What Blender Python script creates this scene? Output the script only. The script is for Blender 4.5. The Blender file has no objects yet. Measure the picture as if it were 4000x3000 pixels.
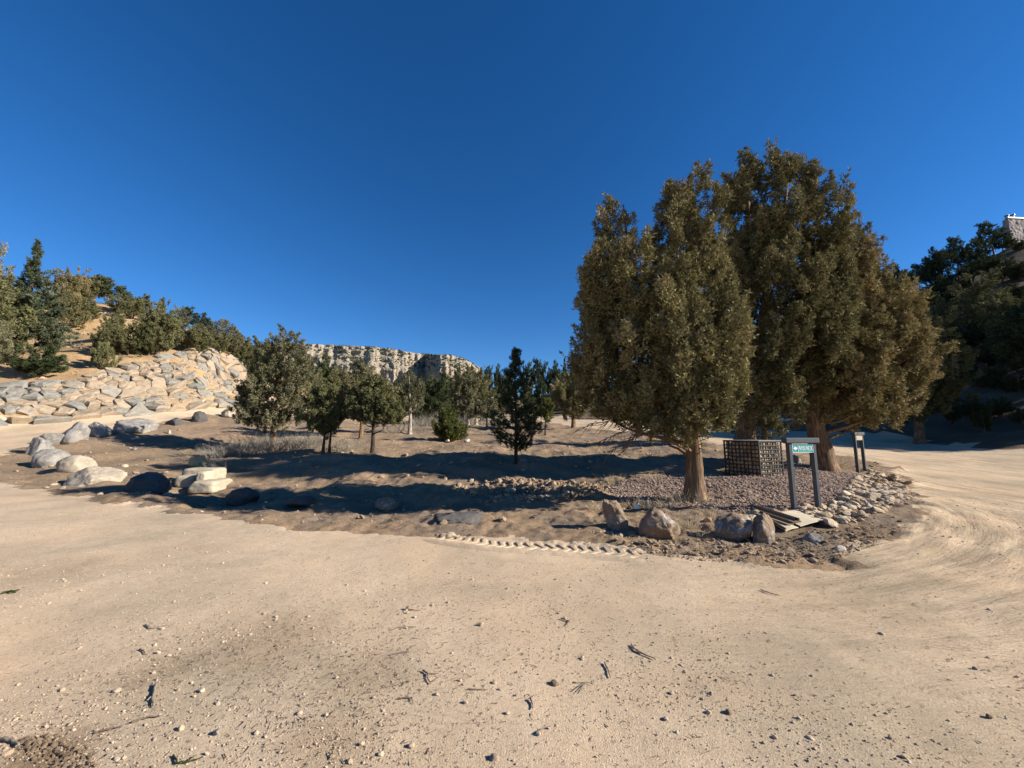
import bpy, math, random
import numpy as np
from mathutils import Vector, Matrix, noise as mnoise

# ------------------------------------------------------------------ camera, world, sun, exposure
scene = bpy.context.scene
COL = scene.collection
PITCH = math.radians(7.2)
CAM = np.array([0.0, 0.0, 1.6])
FPX = 1500.0                      # focal length in photo pixels (4000 wide)

cam_d = bpy.data.cameras.new('camera')
cam_d.sensor_width = 36.0
cam_d.lens = 36.0 * FPX / 4000.0
cam_d.clip_start = 0.05
cam_d.clip_end = 6000.0
cam = bpy.data.objects.new('camera', cam_d)
COL.objects.link(cam)
cam.location = CAM
cam.rotation_euler = (math.pi / 2 + PITCH, 0, 0)
scene.camera = cam

SUN_AZ = math.radians(99.0)       # clockwise from +Y (view direction)
SUN_EL = math.radians(25.5)
world = bpy.data.worlds.new('World')
scene.world = world
world.use_nodes = True
wn, wl = world.node_tree.nodes, world.node_tree.links
bg = wn['Background']
sky = wn.new('ShaderNodeTexSky')
sky.sky_type = 'NISHITA'
sky.sun_disc = False
sky.sun_elevation = SUN_EL
sky.sun_rotation = SUN_AZ
sky.altitude = 2000
sky.air_density = 1.0
sky.dust_density = 0.0
sky.ozone_density = 4.0
hsv = wn.new('ShaderNodeHueSaturation')
hsv.inputs['Saturation'].default_value = 1.25
hsv.inputs['Hue'].default_value = 0.505
wl.new(sky.outputs['Color'], hsv.inputs['Color'])
wl.new(hsv.outputs['Color'], bg.inputs['Color'])
bg.inputs['Strength'].default_value = 0.072

sun_d = bpy.data.lights.new('sun', 'SUN')
sun_d.energy = 5.0
sun_d.angle = math.radians(0.5)
sun_d.color = (1.0, 0.94, 0.85)
sun = bpy.data.objects.new('sun', sun_d)
COL.objects.link(sun)
SUN = Vector((math.sin(SUN_AZ) * math.cos(SUN_EL), math.cos(SUN_AZ) * math.cos(SUN_EL), math.sin(SUN_EL)))
sun.rotation_euler = SUN.to_track_quat('Z', 'Y').to_euler()
sun.location = (30, -5, 40)

vs = scene.view_settings
vs.view_transform = 'Standard'
vs.look = 'None'
vs.exposure = 1.07
vs.gamma = 1.0
vs.use_curve_mapping = False

# ------------------------------------------------------------------ picture geometry helpers
cp, sp = math.cos(PITCH), math.sin(PITCH)

def ray(u, v):
    dx = (u - 2000.0) / FPX
    dy = (1500.0 - v) / FPX
    return np.array([dx, cp - dy * sp, sp + dy * cp])

def P(u, v, Y):
    r = ray(u, v)
    return CAM + r * (Y / r[1])

def mpp(v, Y):
    """metres per photo pixel at depth Y"""
    return (Y / (cp - (1500.0 - v) / FPX * sp)) / FPX

# value noise
_rng0 = np.random.default_rng(7)
_T = _rng0.random((256, 256))
def vn(x, y, seed=0):
    x = np.asarray(x, float) + seed * 17.31
    y = np.asarray(y, float) + seed * 9.77
    xi, yi = np.floor(x).astype(int), np.floor(y).astype(int)
    fx, fy = x - xi, y - yi
    fx = fx * fx * (3 - 2 * fx)
    fy = fy * fy * (3 - 2 * fy)
    a, b, c, d = xi & 255, (xi + 1) & 255, yi & 255, (yi + 1) & 255
    return (_T[a, c] * (1 - fx) + _T[b, c] * fx) * (1 - fy) + (_T[a, d] * (1 - fx) + _T[b, d] * fx) * fy

def fbm(x, y, seed=0, octv=4):
    s, a, t = 0, 0.5, 0
    for i in range(octv):
        s = s + a * vn(x * 2 ** i, y * 2 ** i, seed + i)
        t += a
        a *= 0.5
    return s / t

def in_poly(x, y, poly):
    x, y = np.asarray(x), np.asarray(y)
    r = np.zeros(x.shape, bool)
    n = len(poly)
    for i in range(n):
        x0, y0 = poly[i]
        x1, y1 = poly[(i + 1) % n]
        if y0 == y1:
            continue
        c = ((y0 > y) != (y1 > y)) & (x < (x1 - x0) * (y - y0) / (y1 - y0) + x0)
        r ^= c
    return r

# ------------------------------------------------------------------ mesh helpers
def new_mesh(name, V, polys, mats, smooth=False, attr=None, mat_idx=None):
    """polys: list of (n,k) int arrays"""
    me = bpy.data.meshes.new(name)
    V = np.asarray(V, np.float32)
    me.vertices.add(len(V))
    me.vertices.foreach_set('co', V.ravel())
    tot = [np.full(len(p), p.shape[1], np.int32) for p in polys if len(p)]
    tot = np.concatenate(tot)
    loops = np.concatenate([np.asarray(p, np.int32).ravel() for p in polys if len(p)])
    me.loops.add(len(loops))
    me.loops.foreach_set('vertex_index', loops)
    me.polygons.add(len(tot))
    st = np.zeros(len(tot), np.int32)
    st[1:] = np.cumsum(tot)[:-1]
    me.polygons.foreach_set('loop_start', st)
    me.polygons.foreach_set('use_smooth', np.full(len(tot), smooth))
    if mat_idx is not None:
        me.polygons.foreach_set('material_index', np.asarray(mat_idx, np.int32))
    for m in (mats if isinstance(mats, (list, tuple)) else [mats]):
        me.materials.append(m)
    if attr is not None:
        for k, arr in attr.items():
            dom = 'FACE' if len(arr) == len(tot) else 'POINT'
            a = me.attributes.new(k, 'FLOAT', dom)
            a.data.foreach_set('value', np.asarray(arr, np.float32))
    me.update(calc_edges=True)
    return me

def link(name, me, parent=None, loc=None, rot=None, scale=None):
    o = bpy.data.objects.new(name, me)
    COL.objects.link(o)
    if parent is not None:
        o.parent = parent
    if loc is not None:
        o.location = loc
    if rot is not None:
        o.rotation_euler = rot
    if scale is not None:
        o.scale = scale
    return o

def tag(o, label=None, cat=None, group=None, kind=None):
    if label: o['label'] = label
    if cat: o['category'] = cat
    if group: o['group'] = group
    if kind: o['kind'] = kind
    return o

def thing(name, loc, label, cat, group=None, rot=(0, 0, 0)):
    o = bpy.data.objects.new(name, None)
    o.empty_display_size = 0.2
    COL.objects.link(o)
    o.location = loc
    o.rotation_euler = rot
    return tag(o, label, cat, group)

def copy_thing(root, loc, rotz, scale, label=None):
    r = root.copy()
    COL.objects.link(r)
    r.location = loc
    r.rotation_euler = (0, 0, rotz)
    r.scale = scale
    if label: r['label'] = label
    for ch in root.children:
        c = ch.copy()
        COL.objects.link(c)
        c.parent = r
    return r

class MB:
    """collects boxes, tubes, prisms; quads and triangles"""
    def __init__(s):
        s.V, s.Q, s.T, s.n = [], [], [], 0
    def add(s, V, Q=None, T=None):
        V = np.asarray(V, float)
        s.V.append(V)
        if Q is not None and len(Q): s.Q.append(np.asarray(Q) + s.n)
        if T is not None and len(T): s.T.append(np.asarray(T) + s.n)
        s.n += len(V)
    def box(s, c, size, rot=0.0, bev=0.0):
        sx, sy, sz = [d / 2 for d in size]
        if bev <= 0:
            V = np.array([[x * sx, y * sy, z * sz] for z in (-1, 1) for y in (-1, 1) for x in (-1, 1)])
            Q = [[0, 2, 3, 1], [4, 5, 7, 6], [0, 1, 5, 4], [2, 6, 7, 3], [0, 4, 6, 2], [1, 3, 7, 5]]
        else:
            b = bev
            ring = [(-sx + b, -sy), (sx - b, -sy), (sx, -sy + b), (sx, sy - b), (sx - b, sy), (-sx + b, sy), (-sx, sy - b), (-sx, -sy + b)]
            ringi = [(x * (sx - b) / sx, y * (sy - b) / sy) for x, y in ring]
            V = np.array([[x, y, -sz] for x, y in ringi] + [[x, y, -sz + b] for x, y in ring] + [[x, y, sz - b] for x, y in ring] + [[x, y, sz] for x, y in ringi])
            Q = []
            for k in range(3):
                for i in range(8):
                    j = (i + 1) % 8
                    Q.append([k * 8 + i, k * 8 + j, (k + 1) * 8 + j, (k + 1) * 8 + i])
            for k, o in ((0, 0), (24, 1)):
                f = [[0, 1, 2, 3], [0, 3, 4, 7], [4, 5, 6, 7]]
                for a in f:
                    a = [k + i for i in a]
                    Q.append(a if o else a[::-1])
        ca, sa = math.cos(rot), math.sin(rot)
        V = np.stack([V[:, 0] * ca - V[:, 1] * sa, V[:, 0] * sa + V[:, 1] * ca, V[:, 2]], 1) + np.asarray(c)
        s.add(V, Q)
    def tube(s, pts, rad, sides=6, cap=True):
        V, Q, T = tube(pts, rad, sides, cap)
        s.add(V, Q, T)
    def mesh(s, name, mat, smooth=False):
        return new_mesh(name, np.concatenate(s.V), [np.concatenate(s.Q) if s.Q else np.zeros((0, 4), int), np.concatenate(s.T) if s.T else np.zeros((0, 3), int)], mat, smooth)

def tube(pts, rad, sides=6, cap=True, wob=0.0, rng=None):
    pts = np.asarray(pts, float)
    n = len(pts)
    rad = np.full(n, rad) if np.isscalar(rad) else np.asarray(rad)
    d = np.gradient(pts, axis=0)
    d /= np.linalg.norm(d, axis=1, keepdims=True) + 1e-9
    ref = np.array([0.31, 0.95, 0.05]) if abs(d[0, 2]) > 0.8 else np.array([0, 0, 1.0])
    a = np.cross(d, ref)
    a /= np.linalg.norm(a, axis=1, keepdims=True) + 1e-9
    b = np.cross(d, a)
    t = np.arange(sides) * 2 * np.pi / sides
    r = rad[:, None] * np.ones(sides)[None]
    if wob and rng is not None:
        prof = 1 + wob * rng.standard_normal(sides)
        r = r * prof[None] * (1 + wob * 0.35 * rng.standard_normal((n, sides)))
    V = pts[:, None] + r[..., None] * (np.cos(t)[None, :, None] * a[:, None] + np.sin(t)[None, :, None] * b[:, None])
    V = V.reshape(-1, 3)
    i, j = np.meshgrid(np.arange(n - 1), np.arange(sides), indexing='ij')
    k = (j + 1) % sides
    Q = np.stack([i * sides + j, i * sides + k, (i + 1) * sides + k, (i + 1) * sides + j], -1).reshape(-1, 4)
    T = np.zeros((0, 3), int)
    if cap:
        V = np.vstack([V, pts[-1] + d[-1] * rad[-1] * 0.5])
        c = len(V) - 1
        j = np.arange(sides)
        T = np.stack([(n - 1) * sides + j, (n - 1) * sides + (j + 1) % sides, np.full(sides, c)], 1)
    return V, Q, T

# ------------------------------------------------------------------ materials
def mat_new(name):
    m = bpy.data.materials.new(name)
    m.use_nodes = True
    nt = m.node_tree
    b = nt.nodes['Principled BSDF']
    b.inputs['Roughness'].default_value = 0.9
    b.inputs['Specular IOR Level'].default_value = 0.15
    return m, nt, b

def N(nt, t, **kw):
    n = nt.nodes.new(t)
    for k, v in kw.items():
        setattr(n, k, v)
    return n

def ramp(nt, stops, interp='LINEAR'):
    n = nt.nodes.new('ShaderNodeValToRGB')
    cr = n.color_ramp
    cr.interpolation = interp
    while len(cr.elements) < len(stops):
        cr.elements.new(0.5)
    for e, (p, c) in zip(cr.elements, stops):
        e.position = p
        e.color = (*c, 1)
    return n

def noise_n(nt, scale, detail=4, rough=0.6, coord=None, dist=0.0):
    n = nt.nodes.new('ShaderNodeTexNoise')
    n.inputs['Scale'].default_value = scale
    n.inputs['Detail'].default_value = detail
    n.inputs['Roughness'].default_value = rough
    n.inputs['Distortion'].default_value = dist
    if coord is not None:
        nt.links.new(coord, n.inputs['Vector'])
    return n

def mixc(nt, fac, a, b, blend='MIX'):
    n = nt.nodes.new('ShaderNodeMix')
    n.data_type = 'RGBA'
    n.blend_type = blend
    for s, v in ((n.inputs[0], fac), (n.inputs[6], a), (n.inputs[7], b)):
        if isinstance(v, (int, float)): s.default_value = v
        elif isinstance(v, tuple): s.default_value = (*v, 1)
        else: nt.links.new(v, s)
    return n.outputs[2]

def bump(nt, b, h, strength=0.5, dist=0.02, normal=None):
    n = nt.nodes.new('ShaderNodeBump')
    n.inputs['Strength'].default_value = strength
    n.inputs['Distance'].default_value = dist
    nt.links.new(h, n.inputs['Height'])
    if normal is not None:
        nt.links.new(normal, n.inputs['Normal'])
    if b is not None:
        nt.links.new(n.outputs['Normal'], b.inputs['Normal'])
    return n.outputs['Normal']

def soil_mat(name, c_lo, c_hi, c_patch, patch_scale=0.5, speck=(0.6, 0.5, 0.4), bump_s=0.6, fine=1.0, road=False):
    m, nt, b = mat_new(name)
    geo = N(nt, 'ShaderNodeNewGeometry').outputs['Position']
    n1 = noise_n(nt, 6.0, 6, 0.7, geo)
    n2 = noise_n(nt, patch_scale, 4, 0.6, geo, 0.6)
    n3 = noise_n(nt, 55.0 * fine, 3, 0.75, geo)
    # small embedded stones: sparse domes of relief
    peb = None
    for sc_, thr, rr in ((26.0, 0.55, 0.30), (60.0, 0.45, 0.32), (12.0, 0.86, 0.20)):
        v_ = N(nt, 'ShaderNodeTexVoronoi'); v_.inputs['Scale'].default_value = sc_
        nt.links.new(geo, v_.inputs['Vector'])
        s_ = N(nt, 'ShaderNodeSeparateColor'); nt.links.new(v_.outputs['Color'], s_.inputs[0])
        hgt = mth(nt, 'MULTIPLY', mth(nt, 'MAXIMUM', mth(nt, 'SUBTRACT', mth(nt, 'MULTIPLY', s_.outputs[1], rr), v_.outputs['Distance']), 0.0), 3.0)
        hgt = mth(nt, 'MULTIPLY', mth(nt, 'MULTIPLY', hgt, mth(nt, 'GREATER_THAN', s_.outputs[0], thr)), 26.0 / sc_)
        peb = hgt if peb is None else mth(nt, 'ADD', peb, hgt)
    r1 = ramp(nt, [(0.3, c_lo), (0.7, c_hi)])
    nt.links.new(n1.outputs['Fac'], r1.inputs['Fac'])
    nb = noise_n(nt, 0.55, 3, 0.55, geo, 0.3)
    rb = ramp(nt, [(0.36, (0.80, 0.81, 0.80)), (0.6, (1.06, 1.04, 1.02))])
    nt.links.new(nb.outputs['Fac'], rb.inputs['Fac'])
    rp = ramp(nt, [(0.45, (0, 0, 0)), (0.62, (1, 1, 1))])
    nt.links.new(n2.outputs['Fac'], rp.inputs['Fac'])
    c = mixc(nt, rp.outputs['Color'], r1.outputs['Color'], c_patch)
    c = mixc(nt, 1.0, c, rb.outputs['Color'], 'MULTIPLY')
    vo = N(nt, 'ShaderNodeTexVoronoi')
    vo.inputs['Scale'].default_value = 38.0 * fine
    nt.links.new(geo, vo.inputs['Vector'])
    sepc = N(nt, 'ShaderNodeSeparateColor')
    nt.links.new(vo.outputs['Color'], sepc.inputs[0])
    rs = ramp(nt, [(0.0, (0.78, 0.76, 0.74)), (0.5, (1, 1, 1)), (1.0, (1.18, 1.15, 1.12))])
    nt.links.new(sepc.outputs[0], rs.inputs['Fac'])
    c = mixc(nt, 0.6, c, rs.outputs['Color'], 'MULTIPLY')
    r3 = ramp(nt, [(0.3, (0.82, 0.82, 0.82)), (0.7, (1.12, 1.12, 1.12))])
    nt.links.new(n3.outputs['Fac'], r3.inputs['Fac'])
    c = mixc(nt, 0.7, c, r3.outputs['Color'], 'MULTIPLY')
    grooves = None
    if road:
        c, grooves = road_wear(nt, geo, c)
    nt.links.new(c, b.inputs['Base Color'])
    pm = N(nt, 'ShaderNodeMapRange'); pm.inputs[2].default_value = 0.25
    nt.links.new(peb, pm.inputs[0])
    nrm = bump(nt, None, peb, 0.9, 0.03)
    if grooves is not None:
        nrm = bump(nt, None, grooves, 0.55, 0.010, nrm)
    nrm = bump(nt, None, vo.outputs['Distance'], min(1, bump_s * (0.35 if road else 1.5)), -0.016 / fine, nrm)
    nrm = bump(nt, None, n3.outputs['Fac'], min(1, bump_s * 1.5), 0.022 / fine, nrm)
    bump(nt, b, n1.outputs['Fac'], bump_s * 0.35, 0.04, nrm)
    b.inputs['Specular IOR Level'].default_value = 0.05
    b.inputs['Roughness'].default_value = 1.0
    return m

def flat_xy(u, v):
    r = ray(u, v)
    t = -CAM[2] / r[2]
    return CAM[0] + r[0] * t, CAM[1] + r[1] * t

def mth(nt, op, a, b=None, c=None):
    n = nt.nodes.new('ShaderNodeMath')
    n.operation = op
    for i, v in enumerate((a, b, c)):
        if v is None: continue
        if isinstance(v, (int, float)): n.inputs[i].default_value = v
        else: nt.links.new(v, n.inputs[i])
    return n.outputs[0]

def road_wear(nt, geo, c):
    """traffic streaks round the bend, organic stains and pressed tyre lines"""
    sx = N(nt, 'ShaderNodeSeparateXYZ'); nt.links.new(geo, sx.inputs[0])
    X, Y = sx.outputs[0], sx.outputs[1]
    dx, dy = mth(nt, 'SUBTRACT', X, 2.0), mth(nt, 'SUBTRACT', Y, 13.0)
    r = mth(nt, 'SQRT', mth(nt, 'ADD', mth(nt, 'MULTIPLY', dx, dx), mth(nt, 'MULTIPLY', dy, dy)))
    th = mth(nt, 'ARCTAN2', dy, dx)
    cb = N(nt, 'ShaderNodeCombineXYZ')
    nt.links.new(mth(nt, 'MULTIPLY', r, 5.0), cb.inputs[0]); nt.links.new(mth(nt, 'MULTIPLY', th, 5.0), cb.inputs[1])
    ns = noise_n(nt, 1.0, 6, 0.72, cb.outputs[0])
    rs_ = ramp(nt, [(0.36, (0.66, 0.67, 0.66)), (0.52, (1, 1, 1)), (0.66, (1.06, 1.05, 1.0))])
    nt.links.new(ns.outputs['Fac'], rs_.inputs['Fac'])
    side = N(nt, 'ShaderNodeMapRange'); side.inputs[1].default_value = 0.5; side.inputs[2].default_value = 5.0
    nt.links.new(X, side.inputs[0])
    c = mixc(nt, side.outputs[0], c, mixc(nt, 1.0, c, rs_.outputs['Color'], 'MULTIPLY'))
    nz = noise_n(nt, 2.2, 5, 0.7, geo, 0.8)
    nz2 = noise_n(nt, 14.0, 4, 0.7, geo)
    for (u, v), rad, st, col in [((1080, 2510), 0.75, 0.45, (0.55, 0.52, 0.47)), ((1420, 2640), 0.5, 0.42, (0.58, 0.55, 0.5)), ((1300, 2900), 0.45, 0.42, (0.55, 0.52, 0.46)), ((620, 2620), 0.4, 0.5, (0.62, 0.6, 0.55)), ((160, 2960), 0.35, 0.9, (0.42, 0.38, 0.33)), ((3300, 2350), 1.2, 0.4, (0.7, 0.68, 0.62)), ((200, 2230), 0.9, 0.45, (0.66, 0.65, 0.6))]:
        x0, y0 = flat_xy(u, v)
        ddx, ddy = mth(nt, 'SUBTRACT', X, x0), mth(nt, 'SUBTRACT', Y, y0)
        d = mth(nt, 'SQRT', mth(nt, 'ADD', mth(nt, 'MULTIPLY', ddx, ddx), mth(nt, 'MULTIPLY', ddy, ddy)))
        mk = N(nt, 'ShaderNodeMapRange'); mk.inputs[1].default_value = rad; mk.inputs[2].default_value = 0.0
        nt.links.new(d, mk.inputs[0])
        f = mth(nt, 'MULTIPLY', mk.outputs[0], mth(nt, 'MULTIPLY', mth(nt, 'MULTIPLY', nz.outputs['Fac'], nz2.outputs['Fac']), 4.2))
        f2 = N(nt, 'ShaderNodeMapRange'); f2.inputs[1].default_value = 0.22; f2.inputs[2].default_value = 0.75; f2.inputs[4].default_value = st
        nt.links.new(f, f2.inputs[0])
        c = mixc(nt, f2.outputs[0], c, mixc(nt, 1.0, c, col, 'MULTIPLY'))
    g = None
    for a_, b_, w in [((0, 2610), (960, 2790), 0.13), ((960, 2640), (1900, 2800), 0.12), ((1400, 2235), (1850, 2285), 0.16), ((3000, 2400), (3900, 2520), 0.2)]:
        xa, ya = flat_xy(*a_); xb, yb = flat_xy(*b_)
        L = math.hypot(xb - xa, yb - ya)
        tx, ty = (xb - xa) / L, (yb - ya) / L
        ex, ey = mth(nt, 'SUBTRACT', X, xa), mth(nt, 'SUBTRACT', Y, ya)
        s = mth(nt, 'ADD', mth(nt, 'MULTIPLY', ex, tx), mth(nt, 'MULTIPLY', ey, ty))
        d = mth(nt, 'ADD', mth(nt, 'ADD', mth(nt, 'MULTIPLY', ex, -ty), mth(nt, 'MULTIPLY', ey, tx)), mth(nt, 'MULTIPLY', mth(nt, 'MULTIPLY', s, s), 0.02))
        band = mth(nt, 'MULTIPLY', mth(nt, 'LESS_THAN', mth(nt, 'ABSOLUTE', d), w), mth(nt, 'MULTIPLY', mth(nt, 'GREATER_THAN', s, -0.3), mth(nt, 'LESS_THAN', s, L + 0.3)))
        wv = mth(nt, 'MULTIPLY', mth(nt, 'SINE', mth(nt, 'MULTIPLY', d, 6.283 / 0.055)), 0.5)
        brk = N(nt, 'ShaderNodeMapRange'); brk.inputs[1].default_value = 0.42; brk.inputs[2].default_value = 0.62
        nt.links.new(nz.outputs['Fac'], brk.inputs[0])
        e = mth(nt, 'MULTIPLY', mth(nt, 'MULTIPLY', band, wv), brk.outputs[0])
        g = e if g is None else mth(nt, 'ADD', g, e)
    cb2 = N(nt, 'ShaderNodeCombineXYZ')
    nt.links.new(mth(nt, 'MULTIPLY', r, 16.0), cb2.inputs[0]); nt.links.new(mth(nt, 'MULTIPLY', th, 12.0), cb2.inputs[1])
    ns2 = noise_n(nt, 1.0, 5, 0.75, cb2.outputs[0])
    g = mth(nt, 'ADD', g, mth(nt, 'MULTIPLY', mth(nt, 'MULTIPLY', mth(nt, 'SUBTRACT', ns2.outputs['Fac'], 0.5), 7.0), side.outputs[0]))
    return c, g

def stone_mat(name, stops, lichen=None, bs=0.6, scale=2.0):
    """object-space stone with colour varying by object and by the stone's own 'tint' property when joined"""
    m, nt, b = mat_new(name)
    tc = N(nt, 'ShaderNodeTexCoord').outputs['Object']
    oi = N(nt, 'ShaderNodeObjectInfo')
    at = N(nt, 'ShaderNodeAttribute', attribute_name='tint')
    ad = N(nt, 'ShaderNodeMath', operation='ADD')
    nt.links.new(oi.outputs['Random'], ad.inputs[0])
    nt.links.new(at.outputs['Fac'], ad.inputs[1])
    fr = N(nt, 'ShaderNodeMath', operation='FRACT')
    nt.links.new(ad.outputs[0], fr.inputs[0])
    n1 = noise_n(nt, scale, 8, 0.65, tc, 0.5)
    n2 = noise_n(nt, scale * 7, 6, 0.7, tc)
    r = ramp(nt, stops)
    nt.links.new(fr.outputs[0], r.inputs['Fac'])
    rv = ramp(nt, [(0.25, (0.62, 0.6, 0.58)), (0.5, (1, 1, 1)), (0.75, (1.22, 1.18, 1.12))])
    nt.links.new(n1.outputs['Fac'], rv.inputs['Fac'])
    c = mixc(nt, 0.85, r.outputs['Color'], rv.outputs['Color'], 'MULTIPLY')
    rv2 = ramp(nt, [(0.3, (0.75, 0.75, 0.75)), (0.7, (1.15, 1.15, 1.15))])
    nt.links.new(n2.outputs['Fac'], rv2.inputs['Fac'])
    c = mixc(nt, 0.7, c, rv2.outputs['Color'], 'MULTIPLY')
    if lichen:
        n3 = noise_n(nt, scale * 1.6, 6, 0.7, tc, 1.0)
        rl = ramp(nt, [(0.52, (0, 0, 0)), (0.6, (1, 1, 1))])
        nt.links.new(n3.outputs['Fac'], rl.inputs['Fac'])
        c = mixc(nt, rl.outputs['Color'], c, lichen)
    nt.links.new(c, b.inputs['Base Color'])
    nrm = bump(nt, None, n1.outputs['Fac'], bs, 0.08)
    bump(nt, b, n2.outputs['Fac'], bs, 0.03, nrm)
    return m

def leaf_mat(name, stops, transl=0.12):
    m, nt, b = mat_new(name)
    at = N(nt, 'ShaderNodeAttribute', attribute_name='tint')
    oi = N(nt, 'ShaderNodeObjectInfo')
    mm = N(nt, 'ShaderNodeMath', operation='MULTIPLY_ADD')
    nt.links.new(oi.outputs['Random'], mm.inputs[0])
    mm.inputs[1].default_value = 0.25
    mm.inputs[2].default_value = -0.125
    ad = N(nt, 'ShaderNodeMath', operation='ADD')
    nt.links.new(at.outputs['Fac'], ad.inputs[0])
    nt.links.new(mm.outputs[0], ad.inputs[1])
    r = ramp(nt, stops)
    nt.links.new(ad.outputs[0], r.inputs['Fac'])
    nt.links.new(r.outputs['Color'], b.inputs['Base Color'])
    b.inputs['Roughness'].default_value = 0.8
    b.inputs['Specular IOR Level'].default_value = 0.1
    tr = N(nt, 'ShaderNodeBsdfTranslucent')
    nt.links.new(r.outputs['Color'], tr.inputs['Color'])
    mx = N(nt, 'ShaderNodeMixShader')
    mx.inputs[0].default_value = transl
    nt.links.new(b.outputs[0], mx.inputs[1])
    nt.links.new(tr.outputs[0], mx.inputs[2])
    nt.links.new(mx.outputs[0], nt.nodes['Material Output'].inputs['Surface'])
    return m

def bark_mat(name, c0, c1, scale=1.0):
    m, nt, b = mat_new(name)
    tc = N(nt, 'ShaderNodeTexCoord').outputs['Object']
    mp = N(nt, 'ShaderNodeMapping')
    mp.inputs['Scale'].default_value = (28 * scale, 28 * scale, 2.2 * scale)
    nt.links.new(tc, mp.inputs['Vector'])
    n1 = noise_n(nt, 1.0, 5, 0.65, mp.outputs[0], 0.4)
    n2 = noise_n(nt, 1.5, 3, 0.5, tc)
    r = ramp(nt, [(0.34, tuple(x * 0.45 for x in c0)), (0.5, c0), (0.68, c1)])
    nt.links.new(n1.outputs['Fac'], r.inputs['Fac'])
    r2 = ramp(nt, [(0.3, (0.75, 0.75, 0.75)), (0.7, (1.2, 1.2, 1.2))])
    nt.links.new(n2.outputs['Fac'], r2.inputs['Fac'])
    c = mixc(nt, 1.0, r.outputs['Color'], r2.outputs['Color'], 'MULTIPLY')
    nt.links.new(c, b.inputs['Base Color'])
    bump(nt, b, n1.outputs['Fac'], 0.9, 0.035)
    return m

def plain_mat(name, c, rough=0.7, var=0.15, scale=8.0, bs=0.15, metal=0.0, spec=0.3):
    m, nt, b = mat_new(name)
    tc = N(nt, 'ShaderNodeTexCoord').outputs['Object']
    n1 = noise_n(nt, scale, 5, 0.65, tc)
    r = ramp(nt, [(0.3, tuple(x * (1 - var) for x in c)), (0.7, tuple(min(1, x * (1 + var)) for x in c))])
    nt.links.new(n1.outputs['Fac'], r.inputs['Fac'])
    nt.links.new(r.outputs['Color'], b.inputs['Base Color'])
    b.inputs['Roughness'].default_value = rough
    b.inputs['Metallic'].default_value = metal
    b.inputs['Specular IOR Level'].default_value = spec
    bump(nt, b, n1.outputs['Fac'], bs, 0.01)
    return m

M = {}
M['road'] = soil_mat('road_dirt', (0.475, 0.365, 0.25), (0.565, 0.443, 0.308), (0.535, 0.398, 0.265), 0.35, bump_s=0.5, fine=2.2, road=True)
M['soil'] = soil_mat('island_soil', (0.22, 0.155, 0.10), (0.39, 0.275, 0.172), (0.235, 0.18, 0.132), 0.8, bump_s=0.9, fine=1.5)
M['gravelbed'] = soil_mat('gravel_bed_soil', (0.19, 0.135, 0.10), (0.32, 0.23, 0.165), (0.24, 0.17, 0.125), 1.2, bump_s=1.0)
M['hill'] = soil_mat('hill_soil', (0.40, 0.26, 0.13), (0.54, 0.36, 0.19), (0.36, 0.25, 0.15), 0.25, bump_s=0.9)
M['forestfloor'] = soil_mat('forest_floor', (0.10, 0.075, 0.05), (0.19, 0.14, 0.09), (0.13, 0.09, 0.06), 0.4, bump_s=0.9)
M['pebble'] = stone_mat('pebble_stone', [(0, (0.40, 0.30, 0.205)), (0.4, (0.46, 0.355, 0.25)), (0.7, (0.36, 0.28, 0.2)), (0.93, (0.48, 0.39, 0.29)), (1, (0.28, 0.22, 0.17))], bs=0.2)
M['gravel'] = stone_mat('gravel_stone', [(0, (0.26, 0.18, 0.14)), (0.4, (0.36, 0.26, 0.20)), (0.7, (0.24, 0.19, 0.17)), (0.9, (0.46, 0.37, 0.29)), (1, (0.2, 0.14, 0.12))], bs=0.2)
M['cobble'] = stone_mat('cobble_stone', [(0, (0.45, 0.32, 0.20)), (0.35, (0.58, 0.46, 0.31)), (0.6, (0.38, 0.27, 0.17)), (0.85, (0.62, 0.51, 0.37)), (1, (0.36, 0.33, 0.29))], bs=0.5, scale=5)
M['clod'] = stone_mat('soil_clod', [(0, (0.24, 0.165, 0.105)), (0.5, (0.36, 0.26, 0.165)), (0.9, (0.31, 0.225, 0.15)), (1, (0.45, 0.36, 0.26))], bs=0.4, scale=6)
M['darkclod'] = stone_mat('dark_clod', [(0, (0.10, 0.07, 0.045)), (1, (0.22, 0.155, 0.10))], bs=0.4, scale=6)
M['riprap'] = stone_mat('riprap_stone', [(0, (0.292, 0.224, 0.151)), (0.25, (0.351, 0.273, 0.189)), (0.45, (0.316, 0.243, 0.167)), (0.55, (0.263, 0.232, 0.184)), (0.7, (0.216, 0.203, 0.173)), (0.84, (0.246, 0.224, 0.184)), (0.9, (0.328, 0.249, 0.173)), (1, (0.339, 0.249, 0.157))], bs=0.8, scale=2.2)
M['greyrock'] = stone_mat('grey_boulder', [(0, (0.24, 0.22, 0.19)), (1, (0.29, 0.265, 0.23))], lichen=(0.175, 0.16, 0.14), bs=0.55, scale=1.7)
M['tanrock'] = stone_mat('tan_boulder', [(0, (0.34, 0.285, 0.21)), (1, (0.38, 0.315, 0.235))], lichen=(0.31, 0.265, 0.20), bs=0.55, scale=1.7)
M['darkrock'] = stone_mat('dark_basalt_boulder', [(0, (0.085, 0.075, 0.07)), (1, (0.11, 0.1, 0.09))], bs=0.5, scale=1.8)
M['brownrock'] = stone_mat('brown_boulder', [(0, (0.24, 0.17, 0.11)), (1, (0.27, 0.195, 0.13))], lichen=(0.36, 0.35, 0.33), bs=0.8, scale=3.0)
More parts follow.
